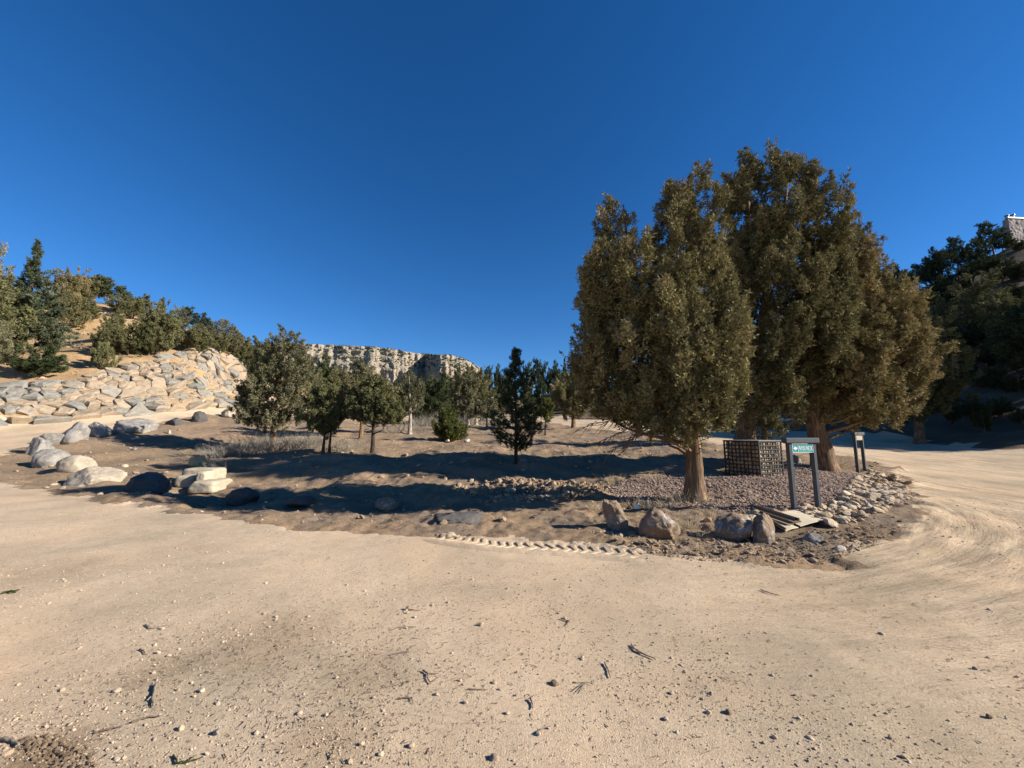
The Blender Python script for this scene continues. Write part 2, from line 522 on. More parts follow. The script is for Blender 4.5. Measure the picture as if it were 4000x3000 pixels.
M['paleblock'] = stone_mat('pale_block', [(0, (0.42, 0.355, 0.25)), (1, (0.39, 0.33, 0.235))], lichen=(0.36, 0.30, 0.24), bs=0.5, scale=1.5)
M['yellowrock'] = stone_mat('yellow_boulder', [(0, (0.48, 0.345, 0.17)), (1, (0.48, 0.345, 0.17))], bs=0.4)
M['whiterock'] = stone_mat('white_rock', [(0, (0.52, 0.47, 0.40)), (1, (0.48, 0.44, 0.38))], bs=0.5, scale=4)

M['juniper'] = leaf_mat('juniper_foliage', [(0.0, (0.05, 0.052, 0.022)), (0.45, (0.162, 0.145, 0.064)), (0.75, (0.255, 0.222, 0.102)), (1.0, (0.31, 0.25, 0.135))])
M['juniper_gold'] = leaf_mat('golden_juniper_foliage', [(0.0, (0.075, 0.065, 0.027)), (0.45, (0.195, 0.164, 0.072)), (0.75, (0.285, 0.234, 0.108)), (1.0, (0.34, 0.25, 0.13))])
M['olive'] = leaf_mat('olive_juniper_foliage', [(0.0, (0.042, 0.048, 0.019)), (0.45, (0.128, 0.126, 0.054)), (0.8, (0.20, 0.19, 0.085)), (1.0, (0.26, 0.22, 0.12))])
M['greyolive'] = leaf_mat('grey_juniper_foliage', [(0.0, (0.05, 0.05, 0.025)), (0.45, (0.155, 0.146, 0.075)), (0.8, (0.23, 0.21, 0.118)), (1.0, (0.30, 0.26, 0.18))])
M['pinyon'] = leaf_mat('pinyon_foliage', [(0.0, (0.022, 0.032, 0.015)), (0.5, (0.062, 0.076, 0.033)), (0.8, (0.095, 0.108, 0.045)), (1.0, (0.14, 0.138, 0.06))])
M['fir'] = leaf_mat('fir_foliage', [(0.0, (0.030, 0.042, 0.025)), (0.5, (0.085, 0.10, 0.055)), (0.8, (0.125, 0.138, 0.074)), (1.0, (0.17, 0.165, 0.09))])
M['bright'] = leaf_mat('bright_shrub_foliage', [(0.0, (0.05, 0.06, 0.018)), (0.5, (0.115, 0.125, 0.036)), (1.0, (0.19, 0.18, 0.06))])
M['bark'] = bark_mat('juniper_bark', (0.17, 0.105, 0.06), (0.34, 0.235, 0.145))
M['bark_dark'] = bark_mat('pinyon_bark', (0.06, 0.045, 0.033), (0.12, 0.09, 0.065))
M['bark_pale'] = bark_mat('pale_dead_wood', (0.32, 0.27, 0.21), (0.48, 0.42, 0.34))
M['twig'] = plain_mat('dry_twig', (0.16, 0.115, 0.085), 0.9, 0.3)
M['greytwig'] = plain_mat('grey_twig', (0.20, 0.165, 0.125), 0.95, 0.25)
M['straw'] = plain_mat('dry_straw', (0.42, 0.34, 0.22), 0.95, 0.25)
M['sage'] = plain_mat('grey_shrub_stem', (0.24, 0.215, 0.165), 0.95, 0.25)
# ------------------------------------------------------------------ terrain
CP = []
for X in (-30, -14, -7, 0, 7, 14, 30):
    for Y in (-60, -25, -8, 0, 3, 5.2):
        if X == 30 and Y > -8 : continue
        CP.append((X, Y, 0.0))
for X, Y, Z in [(60, -60, 4), (-60, -60, 3), (-60, 0, 4), (120, -60, 10), (-120, -60, 12), (0, -150, 6), (200, -200, 15), (-200, -200, 15)]:
    CP.append((X, Y, Z))
def cp_px(u, v, Y): CP.append(tuple(P(u, v, Y)))
def cp_flat(u, v, z=0.0):
    r = ray(u, v)
    t = (z - CAM[2]) / r[2]
    q = CAM + r * t
    CP.append((q[0], q[1], z))
for u, v in [(250, 1925), (480, 1965), (900, 2035), (1300, 2075), (2000, 2100), (3000, 2200), (3400, 2150), (3640, 1950), (4000, 1900), (4200, 2000), (3540, 1900), (1150, 1960), (650, 1945), (0, 1900), (-300, 1900)]:
    cp_flat(u, v)
for a in [(4000, 1840, 15.5), (2715, 1950, 8.7), (3155, 1990, 7.6), (2970, 1856, 10.5), (2835, 1846, 11.3), (2600, 1880, 10.4), (3225, 1825, 13.2), (3395, 1850, 14),
          (2300, 1890, 11), (1900, 1900, 11.3), (1900, 1830, 13.5), (1455, 1775, 17), (1270, 1775, 17), (2015, 1815, 14), (2400, 1785, 17), (1100, 1855, 14.5), (950, 1875, 13.3), (850, 1905, 11.8),
          (1050, 1760, 20), (360, 1900, 11.8), (290, 1850, 14), (200, 1824, 15.5), (140, 1788, 17), (290, 1735, 19), (520, 1693, 22), (780, 1649, 27), (890, 1629, 30),
          (0, 1720, 19), (0, 1665, 22), (-300, 1720, 19), (-300, 1660, 22), (1700, 1750, 20), (1700, 1700, 27), (1900, 1665, 38), (2300, 1648, 45), (2600, 1668, 36), (2600, 1722, 22), (3000, 1702, 27), (3000, 1742, 20),
          (3590, 1736, 25), (4000, 1766, 19), (3300, 1718, 26), (3800, 1755, 21.5), (1300, 1640, 38), (1000, 1590, 40), (2000, 1640, 50)]:
    cp_px(*a)
RB = [(-400, 1655, 20), (-150, 1652, 21), (0, 1648, 22.5), (250, 1632, 24.5), (500, 1610, 27), (700, 1596, 30), (900, 1580, 34), (985, 1570, 39), (1010, 1555, 46), (1000, 1545, 55)]
RT = [(-400, 1540, 21.8), (-150, 1535, 22.8), (0, 1530, 24.3), (250, 1505, 26.6), (420, 1470, 29.2), (560, 1435, 31.8), (700, 1400, 34.6), (820, 1362, 37.6), (905, 1362, 41.0), (950, 1400, 49)]
for a in RB + RT: cp_px(*a)
for a, b in zip(RB, RT):
    CP.append(tuple((P(*a) + P(*b)) / 2))
# left hill
for a in [(-200, 1430, 34), (100, 1400, 38), (100, 1300, 47), (380, 1235, 48), (470, 1310, 43), (50, 1130, 68), (-300, 1050, 66), (450, 1185, 60), (700, 1275, 58), (850, 1335, 57), (950, 1390, 60), (600, 1335, 45), (750, 1345, 46), (1050, 1450, 72), (1150, 1500, 90)]:
    cp_px(*a)
for a in [(-90, 110, 14), (-60, 150, 12), (-130, 100, 22), (-200, 200, 22), (-300, 50, 60), (-40, 200, 14), (-75, 85, 15), (-100, 95, 22)]:
    CP.append(a)
# right hill
for a in [(3700, 1560, 31), (3900, 1240, 40), (3960, 960, 62), (3700, 1100, 60), (3480, 1210, 70), (4300, 1500, 25), (4500, 1000, 48), (3300, 1560, 44), (3000, 1600, 48), (2700, 1590, 60), (2400, 1575, 70), (2100, 1605, 75), (2100, 1545, 110), (2500, 1500, 110), (3000, 1430, 95), (1500, 1565, 80), (1500, 1560, 120), (1800, 1550, 130)]:
    cp_px(*a)
for a in [(150, 70, 54), (135, 15, 50), (90, 0, 27), (200, 150, 60), (60, 200, 22), (300, 0, 70), (0, 260, 18), (300, 300, 60), (20, 170, 14), (-20, 170, 13)]:
    CP.append(a)
for k in range(12):
    a = k * math.pi / 6
    CP.append((1500 * math.cos(a), 1500 * math.sin(a), 40.0))
    CP.append((600 * math.cos(a), 600 * math.sin(a), 25.0))
CP = np.array(CP)
for q_ in [(-9.6, 12.5, -0.30), (-8.0, 11.4, -0.28), (-9.4, 14.0, -0.10), (-6.4, 10.4, -0.18)]: CP = np.vstack([CP, q_])
for q_ in [(1150, 1800, 15.6), (1020, 1838, 14.2), (1250, 1800, 15.4), (1500, 1800, 15.4), (1800, 1800, 15.2)]: CP = np.vstack([CP, P(*q_) + np.array([0, 0, 0.10])])
_c2 = 0.9 ** 2
def _phi(d2): return np.sqrt(d2 + _c2)
_A = _phi(((CP[:, None, :2] - CP[None, :, :2]) ** 2).sum(-1))
_n = len(CP)
_A[np.arange(_n), np.arange(_n)] -= 0.35       # slight smoothing
_full = np.block([[_A, np.ones((_n, 1))], [np.ones((1, _n)), np.zeros((1, 1))]])
_w = np.linalg.solve(_full, np.append(CP[:, 2], 0))
def h0(x, y):
    x, y = np.asarray(x, float), np.asarray(y, float)
    xs, ys = x.ravel(), y.ravel()
    out = np.empty(len(xs))
    for i in range(0, len(xs), 60000):
        a, b = xs[i:i + 60000], ys[i:i + 60000]
        d2 = (a[:, None] - CP[None, :, 0]) ** 2 + (b[:, None] - CP[None, :, 1]) ** 2
        out[i:i + 60000] = _phi(d2) @ _w[:-1] + _w[-1]
    return out.reshape(x.shape)

_ts = np.geomspace(1.6, 160, 500)
def hit(u, v):
    r = ray(u, v)
    q = CAM + _ts[:, None] * r
    d = q[:, 2] - h0(q[:, 0], q[:, 1])
    i = np.argmax(d < 0)
    if not (d < 0).any():
        return CAM + r * 100.0
    if i == 0: return q[0]
    f = d[i - 1] / (d[i - 1] - d[i])
    return q[i - 1] * (1 - f) + q[i] * f

def pxpoly(L): return [tuple(hit(u, v)[:2]) for u, v in L]

ISLAND = pxpoly([(-250, 1880), (0, 1888), (250, 1928), (480, 1966), (900, 2032), (1300, 2075), (1650, 2100), (1950, 2096), (2300, 2122), (2700, 2190), (3000, 2205), (3250, 2190), (3430, 2130), (3540, 2050), (3600, 1970), (3590, 1900), (3500, 1835), (3400, 1800), (3250, 1778), (3000, 1755), (2800, 1735), (2600, 1705), (2400, 1685), (2250, 1668)])
ISLAND += [(3.0, 50.0), (-8.0, 52.0), (-18.0, 44.0)] + pxpoly([(930, 1606), (770, 1628), (640, 1644), (440, 1674), (330, 1694), (170, 1718), (50, 1765), (-150, 1820)])
GRAVEL = pxpoly([(2350, 1930), (2420, 1880), (2600, 1858), (2800, 1852), (2960, 1862), (3060, 1820), (3130, 1812), (3250, 1832), (3380, 1852), (3450, 1872), (3540, 1900), (3545, 1960), (3400, 2010), (3250, 2045), (3000, 2025), (2850, 2005), (2700, 1985), (2500, 1960)])
RBw = np.array([P(*a) for a in RB])
RTw = np.array([P(*a) for a in RT])
HILL_L = [tuple(p[:2]) for p in RBw] + [(-20, 62), (-16, 75), (-14, 100), (-8, 150), (0, 400), (-900, 400), (-900, 16)]
HILL_R = [(60, 2)] + [(34, 14)] + [tuple(P(*a)[:2]) for a in [(4000, 1766, 19.6), (3800, 1755, 22), (3590, 1733, 26), (3400, 1720, 29), (3000, 1695, 33), (2700, 1670, 42), (2300, 1640, 52), (2100, 1630, 64)]] + [(0, 110), (0, 400), (900, 400), (900, 2)]

def zone_w(x, y):
    jx = (fbm(x * 1.3, y * 1.3, 31, 3) - 0.5) * 0.9
    jy = (fbm(x * 1.3, y * 1.3, 41, 3) - 0.5) * 0.9
    z = np.zeros(x.shape, int)
    z[in_poly(x + jx, y + jy, ISLAND)] = 1
    z[in_poly(x + jx * 0.6, y + jy * 0.6, GRAVEL)] = 2
    z[in_poly(x, y, HILL_L)] = 3
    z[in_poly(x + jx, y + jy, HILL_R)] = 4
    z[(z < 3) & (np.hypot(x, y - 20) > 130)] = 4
    return z

def detail(x, y, z=None):
    if z is None: z = zone_w(np.asarray(x, float), np.asarray(y, float))
    near = np.clip((26 - np.hypot(x, y)) / 14, 0, 1)
    road = (fbm(x * 1.1, y * 1.1, 3, 3) - 0.5) * 0.03 + (fbm(x * 5, y * 5, 5, 3) - 0.5) * 0.008 * near
    # wheel ruts curving round the island, strongest on the right
    r = np.hypot(x - 2.0, y - 13.0)
    th = np.arctan2(y - 13.0, x - 2.0)
    side = np.clip((x - 2.0) / 5, 0, 1) * np.clip((th + 1.75) / 0.4, 0, 1)
    road = road + side * near * ((vn(r * 4.5, th * 5, 11) - 0.5) * 0.036 + (vn(r * 11, th * 16, 12) - 0.5) * 0.03)
    soil = (fbm(x * 0.8, y * 1.1, 6, 3) - 0.5) * (0.18 + 0.34 * np.clip((np.asarray(y) - 7.2) / 2, 0, 1)) + (fbm(x * 3.0, y * 3.0, 7, 4) - 0.5) * 0.10 * near + (fbm(x * 9, y * 9, 9, 3) - 0.5) * 0.08 * near
    grav = (fbm(x * 1.2, y * 1.2, 6, 2) - 0.5) * 0.10 + (fbm(x * 9, y * 9, 8, 3) - 0.5) * 0.05 * near
    hill = (fbm(x * 0.35, y * 0.35, 13, 4) - 0.5) * 1.0
    return np.choose(z, [road, soil, grav, hill, hill])

def soft_detail(x, y):
    # blend across zone edges so no step appears where zones meet
    d = 0
    for ox, oy in ((0, 0), (0.12, 0), (-0.12, 0), (0, 0.12), (0, -0.12)):
        d = d + detail(x, y, zone_w(x + ox, y + oy))
    return d / 5

def gz(x, y):
    x, y = np.atleast_1d(np.asarray(x, float)), np.atleast_1d(np.asarray(y, float))
    return h0(x, y) + soft_detail(x, y)
def gz1(x, y): return float(gz(x, y)[0])

def axis(lo, hi, fine_lo, fine_hi, d0, growth):
    pts = list(np.arange(fine_lo, fine_hi, d0))
    a, d = fine_hi, d0
    while a < hi:
        pts.append(a)
        d *= 1 + growth
        a += d
    pts.append(hi)
    a, d = fine_lo, d0
    while a > lo:
        d *= 1 + growth
        a -= d
        pts.insert(0, max(a, lo))
    return np.array(pts)
gx = axis(-1600, 1600, -8, 8, 0.05, 0.034)
gy = axis(-300, 1600, 1.6, 10, 0.05, 0.030)
GX, GY = np.meshgrid(gx, gy)
fx, fy = GX.ravel(), GY.ravel()
GZ = h0(fx, fy) + soft_detail(fx, fy)
VV = np.stack([fx, fy, GZ], 1)
nx, ny = len(gx), len(gy)
ii, jj = np.meshgrid(np.arange(ny - 1), np.arange(nx - 1), indexing='ij')
q = np.stack([ii * nx + jj, ii * nx + jj + 1, (ii + 1) * nx + jj + 1, (ii + 1) * nx + jj], -1).reshape(-1, 4)
fc = VV[q].mean(1)
fz = zone_w(fc[:, 0], fc[:, 1])
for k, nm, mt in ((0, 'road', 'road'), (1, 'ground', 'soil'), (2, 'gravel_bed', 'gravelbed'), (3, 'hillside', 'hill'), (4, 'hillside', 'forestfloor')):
    f = q[fz == k]
    idx, inv = np.unique(f.ravel(), return_inverse=True)
    me = new_mesh(nm, VV[idx], [inv.reshape(-1, 4)], M[mt], smooth=True)
    tag(link(nm, me), kind='structure')
print('ground quads', len(q))

# ------------------------------------------------------------------ mesa far behind
def build_mesa():
    rng = np.random.default_rng(5)
    sky_u = np.array([900, 1090, 1194, 1316, 1452, 1542, 1579, 1637, 1678, 1723, 1768, 1813, 1836, 1860, 1876, 1890, 1930])
    sky_v = np.array([1352, 1341, 1342, 1347, 1354, 1363, 1372, 1380, 1384, 1384, 1388, 1399, 1414, 1428, 1440, 1475, 1560])
    us = np.linspace(900, 1925, 420)
    top_v = np.interp(us, sky_u, sky_v)
    # depth of the cliff line: right-hand butte stands nearer, with a re-entrant behind it
    Yc = np.interp(us, [900, 1100, 1300, 1450, 1560, 1630, 1660, 1692, 1720, 1780, 1830, 1870, 1925], [960, 930, 925, 905, 900, 915, 945, 850, 812, 800, 800, 812, 850])
    Yc = Yc + (fbm(us / 45, us * 0, 50, 3) - 0.5) * 40 + (fbm(us / 12, us * 0, 51, 2) - 0.5) * 6
    # profile rows: fraction of height from base and setback (m)
    prof = [(-0.45, -150), (-0.1, -75), (0.12, -28), (0.2, -6), (0.22, 0), (0.3, 2), (0.38, 3), (0.46, 5), (0.54, 6), (0.62, 8), (0.645, 16), (0.70, 30), (0.75, 42), (0.79, 48), (0.82, 60), (0.87, 74), (0.91, 78), (0.955, 90), (0.985, 94), (1.0, 104), (1.01, 150), (0.99, 320)]
    rows = []
    basez = 40.0
    for k, (f, sb) in enumerate(prof):
        jit = (fbm(us / 22 + k * 0.35, us * 0 + k * 0.8, 52, 3) - 0.5) * 12
        Y = Yc + sb + jit
        ztop = np.array([P(u, v, y + 100)[2] for u, v, y in zip(us, top_v, Yc)])
        lo = 40 + (ztop - 40) * 0
        z = lo + (ztop - lo) * np.maximum(f, -0.2) + (fbm(us / 40, us * 0 + k, 53, 2) - 0.5) * (9 if 0.1 < f < 0.98 else 2)
        X = np.array([ray(u, 1500)[0] / ray(u, 1420)[1] for u in us]) * Y
        rows.append(np.stack([X, Y, z], 1))
    # subdivide rows
    R = np.array(rows)
    n = 90
    s = np.linspace(0, len(prof) - 1, n)
    i0 = np.minimum(s.astype(int), len(prof) - 2)
    f = (s - i0)[:, None, None]
    V = R[i0] * (1 - f) + R[i0 + 1] * f
    a = np.arange(n)[:, None] * 1.0
    b = np.arange(len(us))[None, :] * 1.0
    V[..., 1] += (fbm(b / 9.0 + a * 0.05, a / 6.0, 54, 4) - 0.5) * 11
    V[..., 2] += (fbm(b / 9, a / 3.2, 55, 3) - 0.5) * 5
    nu = len(us)
    i, j = np.meshgrid(np.arange(n - 1), np.arange(nu - 1), indexing='ij')
    qd = np.stack([i * nu + j, i * nu + j + 1, (i + 1) * nu + j + 1, (i + 1) * nu + j], -1).reshape(-1, 4)
    m, nt, bs = mat_new('mesa_sandstone')
    pos = N(nt, 'ShaderNodeNewGeometry').outputs['Position']
    nrm = N(nt, 'ShaderNodeNewGeometry').outputs['True Normal']
    mp = N(nt, 'ShaderNodeMapping'); mp.inputs['Scale'].default_value = (0.06, 0.06, 0.008)
    nt.links.new(pos, mp.inputs['Vector'])
    st = noise_n(nt, 1.0, 6, 0.7, mp.outputs[0])
    r1 = ramp(nt, [(0.3, (0.26, 0.17, 0.12)), (0.42, (0.38, 0.29, 0.205)), (0.58, (0.47, 0.38, 0.275)), (0.7, (0.42, 0.28, 0.19))])
    nt.links.new(st.outputs['Fac'], r1.inputs['Fac'])
    mp2 = N(nt, 'ShaderNodeMapping'); mp2.inputs['Scale'].default_value = (0.006, 0.006, 0.11)
    nt.links.new(pos, mp2.inputs['Vector'])
    st2 = noise_n(nt, 1.0, 4, 0.6, mp2.outputs[0])
    r2 = ramp(nt, [(0.38, (0.60, 0.56, 0.52)), (0.46, (0.92, 0.9, 0.86)), (0.54, (0.72, 0.68, 0.63)), (0.62, (1.0, 0.98, 0.94))])
    nt.links.new(st2.outputs['Fac'], r2.inputs['Fac'])
    c = mixc(nt, 0.8, r1.outputs['Color'], r2.outputs['Color'], 'MULTIPLY')
    sx = N(nt, 'ShaderNodeSeparateXYZ'); nt.links.new(pos, sx.inputs[0])
    rz = ramp(nt, [(0.0, (1, 1, 1)), (1.0, (1, 1, 1))])
    # greyer, paler upper benches
    mr = N(nt, 'ShaderNodeMapRange'); mr.inputs[1].default_value = 125; mr.inputs[2].default_value = 165
    nt.links.new(sx.outputs['Z'], mr.inputs[0])
    c = mixc(nt, mr.outputs[0], c, mixc(nt, 0.6, c, (0.36, 0.31, 0.235)))
    nt.links.new(c, bs.inputs['Base Color'])
    n3 = noise_n(nt, 0.16, 8, 0.75, pos)
    bump(nt, bs, n3.outputs['Fac'], 1.0, 7.0)
    root = thing('mesa', (V[..., 0].mean(), V[..., 1].mean(), 0), 'pale banded sandstone mesa with sheer cliffs standing far behind the trees', 'mesa')
    off = np.array(root.location)
    me = new_mesh('cliff', V.reshape(-1, 3) - off, [qd], m, smooth=False)
    link('cliff', me, root)
    # scrub trees dotted over benches and rim
    pts = V.reshape(-1, 3)
    fr = np.repeat(s / (len(prof) - 1), nu)
    frac = np.repeat(np.interp(s, np.arange(len(prof)), [p[0] for p in prof]), nu)
    w = np.where((frac > 0.63) & (frac < 0.97), 1.0, 0.0) + np.where((frac >= 0.985) & (frac < 1.02), 0.8, 0) + np.where(frac < 0.2, 1.5, 0) + 0.01
    uu = np.tile(us, n)
    w *= np.clip(fbm(uu / 40, frac * 14, 57, 3) * 4 - 1.3, 0.02, 2)
    pick = rng.choice(len(pts), 2600, p=w / w.sum())
    C = pts[pick] + rng.normal(0, 1.0, (len(pick), 3)) * [2, 2, 0]
    sz = rng.uniform(2.0, 4.6, len(pick)) * rng.uniform(0.6, 1.2, len(pick))
    V2, T2 = scatter_geo(C, sz, [ROCK0[i] for i in range(6)], rng, flat=(1, 1, 1.15))
    link('scrub', new_mesh('scrub', V2 - off, [T2], M['pinyon'], attr={'tint': np.repeat(rng.uniform(0.1, 0.6, len(pick)), 20)}), root)
    tag(root.children[-1], kind='stuff')
# ------------------------------------------------------------------ rocks
def ico(sub):
    import bmesh
    bm = bmesh.new()
    bmesh.ops.create_icosphere(bm, subdivisions=sub, radius=1.0)
    bm.verts.ensure_lookup_table()
    V = np.array([v.co[:] for v in bm.verts])
    F = np.array([[v.index for v in f.verts] for f in bm.faces])
    bm.free()
    return V, F
ICO = {k: ico(k) for k in (1, 2, 3, 4, 5)}

def rock_shape(sub, seed, cuts=8, rough=0.12, cut_lo=0.62, cut_hi=0.95, box=0.0):
    rng = np.random.default_rng(seed)
    V, F = ICO[sub]
    V = V.copy()
    if box > 0:
        e = 2 + box * 6
        r = (np.abs(V) ** e).sum(1) ** (-1 / e)
        V = V * r[:, None]
    for _ in range(cuts):
        nrm = rng.normal(size=3)
        nrm /= np.linalg.norm(nrm)
        d = rng.uniform(cut_lo, cut_hi)
        s = V @ nrm - d
        V = V - np.outer(np.maximum(s, 0) * 0.9, nrm)
    n = np.zeros(len(V))
    for k in range(4 if sub >= 3 else 2):
        f = 1.6 * 2 ** k
        for _ in range(3):
            w = rng.normal(size=3) * f
            n += np.sin(V @ w + rng.uniform(0, 6.28)) * 0.33 / 1.7 ** k
    V = V * (1 + rough * 0.5 * n)[:, None]
    if sub >= 4:
        jit = np.array([mnoise.fractal(Vector(p * 3.0 + seed), 1.0, 2.0, 4) for p in V])
        jit2 = np.array([mnoise.fractal(Vector(p * 9.0 + seed), 1.0, 2.0, 3) for p in V])
        V = V * (1 + rough * 0.40 * jit + rough * 0.22 * jit2)[:, None]
    V[:, 2] = np.where(V[:, 2] < -0.45, -0.45 + (V[:, 2] + 0.45) * 0.35, V[:, 2])
    lo, hi = V.min(0), V.max(0)
    V = (V - (lo + hi) / 2) / (hi - lo)        # unit bounding box
    return V, F

ROCK0 = [rock_shape(1, 100 + i, 4, 0.2) for i in range(10)]

def scatter_geo(C, sz, protos, rng, flat=(1, 1, 0.7), tilt=0.25):
    n = len(C)
    k = rng.integers(0, len(protos), n)
    a = rng.uniform(0, 2 * np.pi, n)
    PV = np.array([p[0] for p in protos])[k] * np.asarray(flat)
    tx, ty = rng.normal(0, tilt, (2, n))
    PV[..., 2] += PV[..., 0] * tx[:, None] + PV[..., 1] * ty[:, None]
    ca, sa = np.cos(a)[:, None], np.sin(a)[:, None]
    X = PV[..., 0] * ca - PV[..., 1] * sa
    Y = PV[..., 0] * sa + PV[..., 1] * ca
    V = np.stack([X, Y, PV[..., 2]], -1) * sz[:, None, None] + C[:, None, :]
    m = PV.shape[1]
    F = protos[0][1]
    T = (F[None] + (np.arange(n) * m)[:, None, None]).reshape(-1, 3)
    return V.reshape(-1, 3), T

def rand_in_poly(poly, n, rng):
    p = np.array(poly)
    lo, hi = p.min(0), p.max(0)
    out = np.zeros((0, 2))
    while len(out) < n:
        q = rng.uniform(lo, hi, (n * 3, 2))
        out = np.vstack([out, q[in_poly(q[:, 0], q[:, 1], poly)]])
    return out[:n]

build_mesa()

# ---- boulders lining the drive and lying on the island
BOULDERS = [
 # u0, v0, u1, v1, material, cuts, box, seed, label
 (218, 1652, 348, 1738, 'greyrock', 7, 0.0, 11, 'tall peaked grey boulder, highest of the row beside the rising road'),
 (160, 1701, 264, 1742, 'greyrock', 6, 0.4, 12, 'flat topped grey block leaning on the left of the peaked grey boulder'),
 (341, 1651, 437, 1707, 'greyrock', 7, 0.1, 13, 'small rounded boulder between the peaked boulder and the long flat one'),
 (440, 1638, 604, 1696, 'greyrock', 7, 0.2, 14, 'long low grey boulder with a pointed left end at the road edge'),
 (74, 1715, 217, 1791, 'greyrock', 8, 0.1, 15, 'rounded grey boulder with two shadows, leftmost of the row'),
 (122, 1760, 276, 1827, 'greyrock', 6, 0.0, 16, 'smooth grey egg shaped boulder in the middle of the left row'),
 (208, 1783, 370, 1851, 'tanrock', 7, 0.0, 17, 'pale tan boulder behind the longest tan boulder'),
 (244, 1832, 487, 1903, 'tanrock', 6, 0.0, 18, 'longest tan boulder lying flat beside the black boulder'),
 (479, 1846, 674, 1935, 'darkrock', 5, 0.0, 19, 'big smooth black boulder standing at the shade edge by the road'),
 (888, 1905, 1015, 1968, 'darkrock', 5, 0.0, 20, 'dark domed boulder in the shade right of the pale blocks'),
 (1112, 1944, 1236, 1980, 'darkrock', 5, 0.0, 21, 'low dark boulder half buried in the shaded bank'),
 (1462, 1950, 1562, 1992, 'brownrock', 6, 0.1, 22, 'brown boulder in the shade left of the long dark rock'),
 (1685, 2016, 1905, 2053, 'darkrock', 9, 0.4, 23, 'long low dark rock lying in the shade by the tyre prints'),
 (1712, 2034, 1748, 2060, 'brownrock', 5, 0.2, 24, 'small brown stone in front of the long dark rock'),
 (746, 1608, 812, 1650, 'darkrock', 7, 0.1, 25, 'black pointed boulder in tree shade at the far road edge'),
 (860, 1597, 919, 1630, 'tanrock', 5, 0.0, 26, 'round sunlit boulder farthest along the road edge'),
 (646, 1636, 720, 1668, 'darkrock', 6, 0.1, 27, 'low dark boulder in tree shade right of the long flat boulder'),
 (741, 1783, 808, 1823, 'yellowrock', 5, 0.0, 28, 'yellow rounded boulder resting above the pale stone blocks'),
 (2478, 1992, 2658, 2107, 'brownrock', 7, 0.15, 31, 'big round boulder with pale lichen on top beside the leaning slab'),
 (2790, 2020, 2944, 2112, 'brownrock', 9, 0.1, 32, 'low brown boulder with grey flecks left of its rugged neighbour'),
 (2930, 2014, 3040, 2122, 'brownrock', 9, 0.2, 33, 'rugged brown boulder touching the cardboard sheets'),
 (3082, 1777, 3134, 1815, 'greyrock', 5, 0.0, 35, 'grey boulder seen between the posts of the street sign'),
 (3140, 2092, 3214, 2126, 'greyrock', 8, 0.3, 36, 'thin sharp grey stone lying in front of the flat sheet'),
 (3255, 2136, 3300, 2153, 'whiterock', 8, 0.3, 37, 'small white stone on the road right of the sharp grey stone'),
 (1893, 1972, 1916, 1990, 'tanrock', 6, 0.2, 38, 'small tan stone lit at the edge of the brown soil heap'),
 (1866, 1906, 1886, 1928, 'whiterock', 6, 0.1, 39, 'upper white stone of the pair on the shaded soil heap'),
 (1878, 1924, 1904, 1945, 'whiterock', 6, 0.2, 40, 'lower white stone of the pair on the shaded soil heap'),
 (1812, 1716, 1834, 1731, 'whiterock', 7, 0.3, 41, 'small white block right of the round green shrub'),
 (1738, 1716, 1756, 1726, 'whiterock', 7, 0.3, 42, 'small white stone under the round green shrub'),
 (2030, 1795, 2060, 1812, 'greyrock', 6, 0.1, 43, 'grey stone beside the trunk of the dark pinyon sapling'),
 (700, 1832, 712, 1842, 'whiterock', 6, 0.2, 44, 'small white stone left of the pale stone blocks'),
 (466, 1816, 498, 1838, 'paleblock', 6, 0.2, 45, 'pale angular stone lying right of the tan boulders'),
 (636, 1926, 674, 1940, 'tanrock', 5, 0.1, 46, 'flat tan stone at the foot of the black boulder'),
 (655, 1680, 668, 1694, 'paleblock', 6, 0.2, 47, 'cream stone beside the tree shade at the far road edge'),
]
def place_rock(u0, v0, u1, v1, mt, cuts, box, seed, label, name='boulder', cat='boulder', depth=0.85, sub=None, rot=0.0, shape=None, sink=0.2, hs=1.0):
    um = (u0 + u1) / 2
    g = hit(um, v1 - 2)
    k = mpp(v1, g[1])
    tanp = abs(um - 2000) / FPX
    w = (u1 - u0) * k / math.sqrt(1 + (depth * tanp) ** 2) ** 0.8
    d = w * depth
    hgt = (v1 - v0) * k * (1 + sink) * hs
    sub = sub or (5 if w * 1500 / g[1] > 140 else 4 if w * 1500 / g[1] > 40 else 3)
    V, F = shape if shape else rock_shape(sub, seed, cuts + 3, 0.19, 0.58, 0.95, box=box)
    y = g[1] + d * 0.42
    x = um_x = (um - 2000) / FPX * y / (cp - (1500.0 - v1) / FPX * sp)
    z = h0(np.array([x]), np.array([y]))[0] + hgt * (0.5 - sink)
    V = V * [w, d, hgt]
    me = new_mesh(name, V, [F], M[mt], smooth=True)
    o = link(name, me, loc=(x, y, z), rot=(0, 0, rot))
    return tag(o, label, cat)
for a in BOULDERS:
    stone = (a[2] - a[0]) < 60
    place_rock(*a, name='stone' if stone else 'boulder', cat='stone' if stone else 'boulder')
# the leaning slab: a thick slab tipped to the right
def slab():
    g = hit(2412, 2080)
    k = mpp(2080, g[1])
    V, F = rock_shape(5, 51, 9, 0.16, 0.75, 1.0, box=0.6)
    V = V * [88 * k, 60 * k, 128 * k]
    V[:, 0] -= V[:, 2] * 0.30 * 1
    top = V[:, 2] > 0
    V[:, 2] -= np.where(top, V[:, 0] * 0.12, 0)
    me = new_mesh('stone_slab', V, [F], M['brownrock'], smooth=True)
    o = link('stone_slab', me, loc=(g[0], g[1] + 0.12, g[2] + 52 * k))
    tag(o, 'upright rough brown slab leaning left beside the lichened boulder', 'stone slab')
slab()

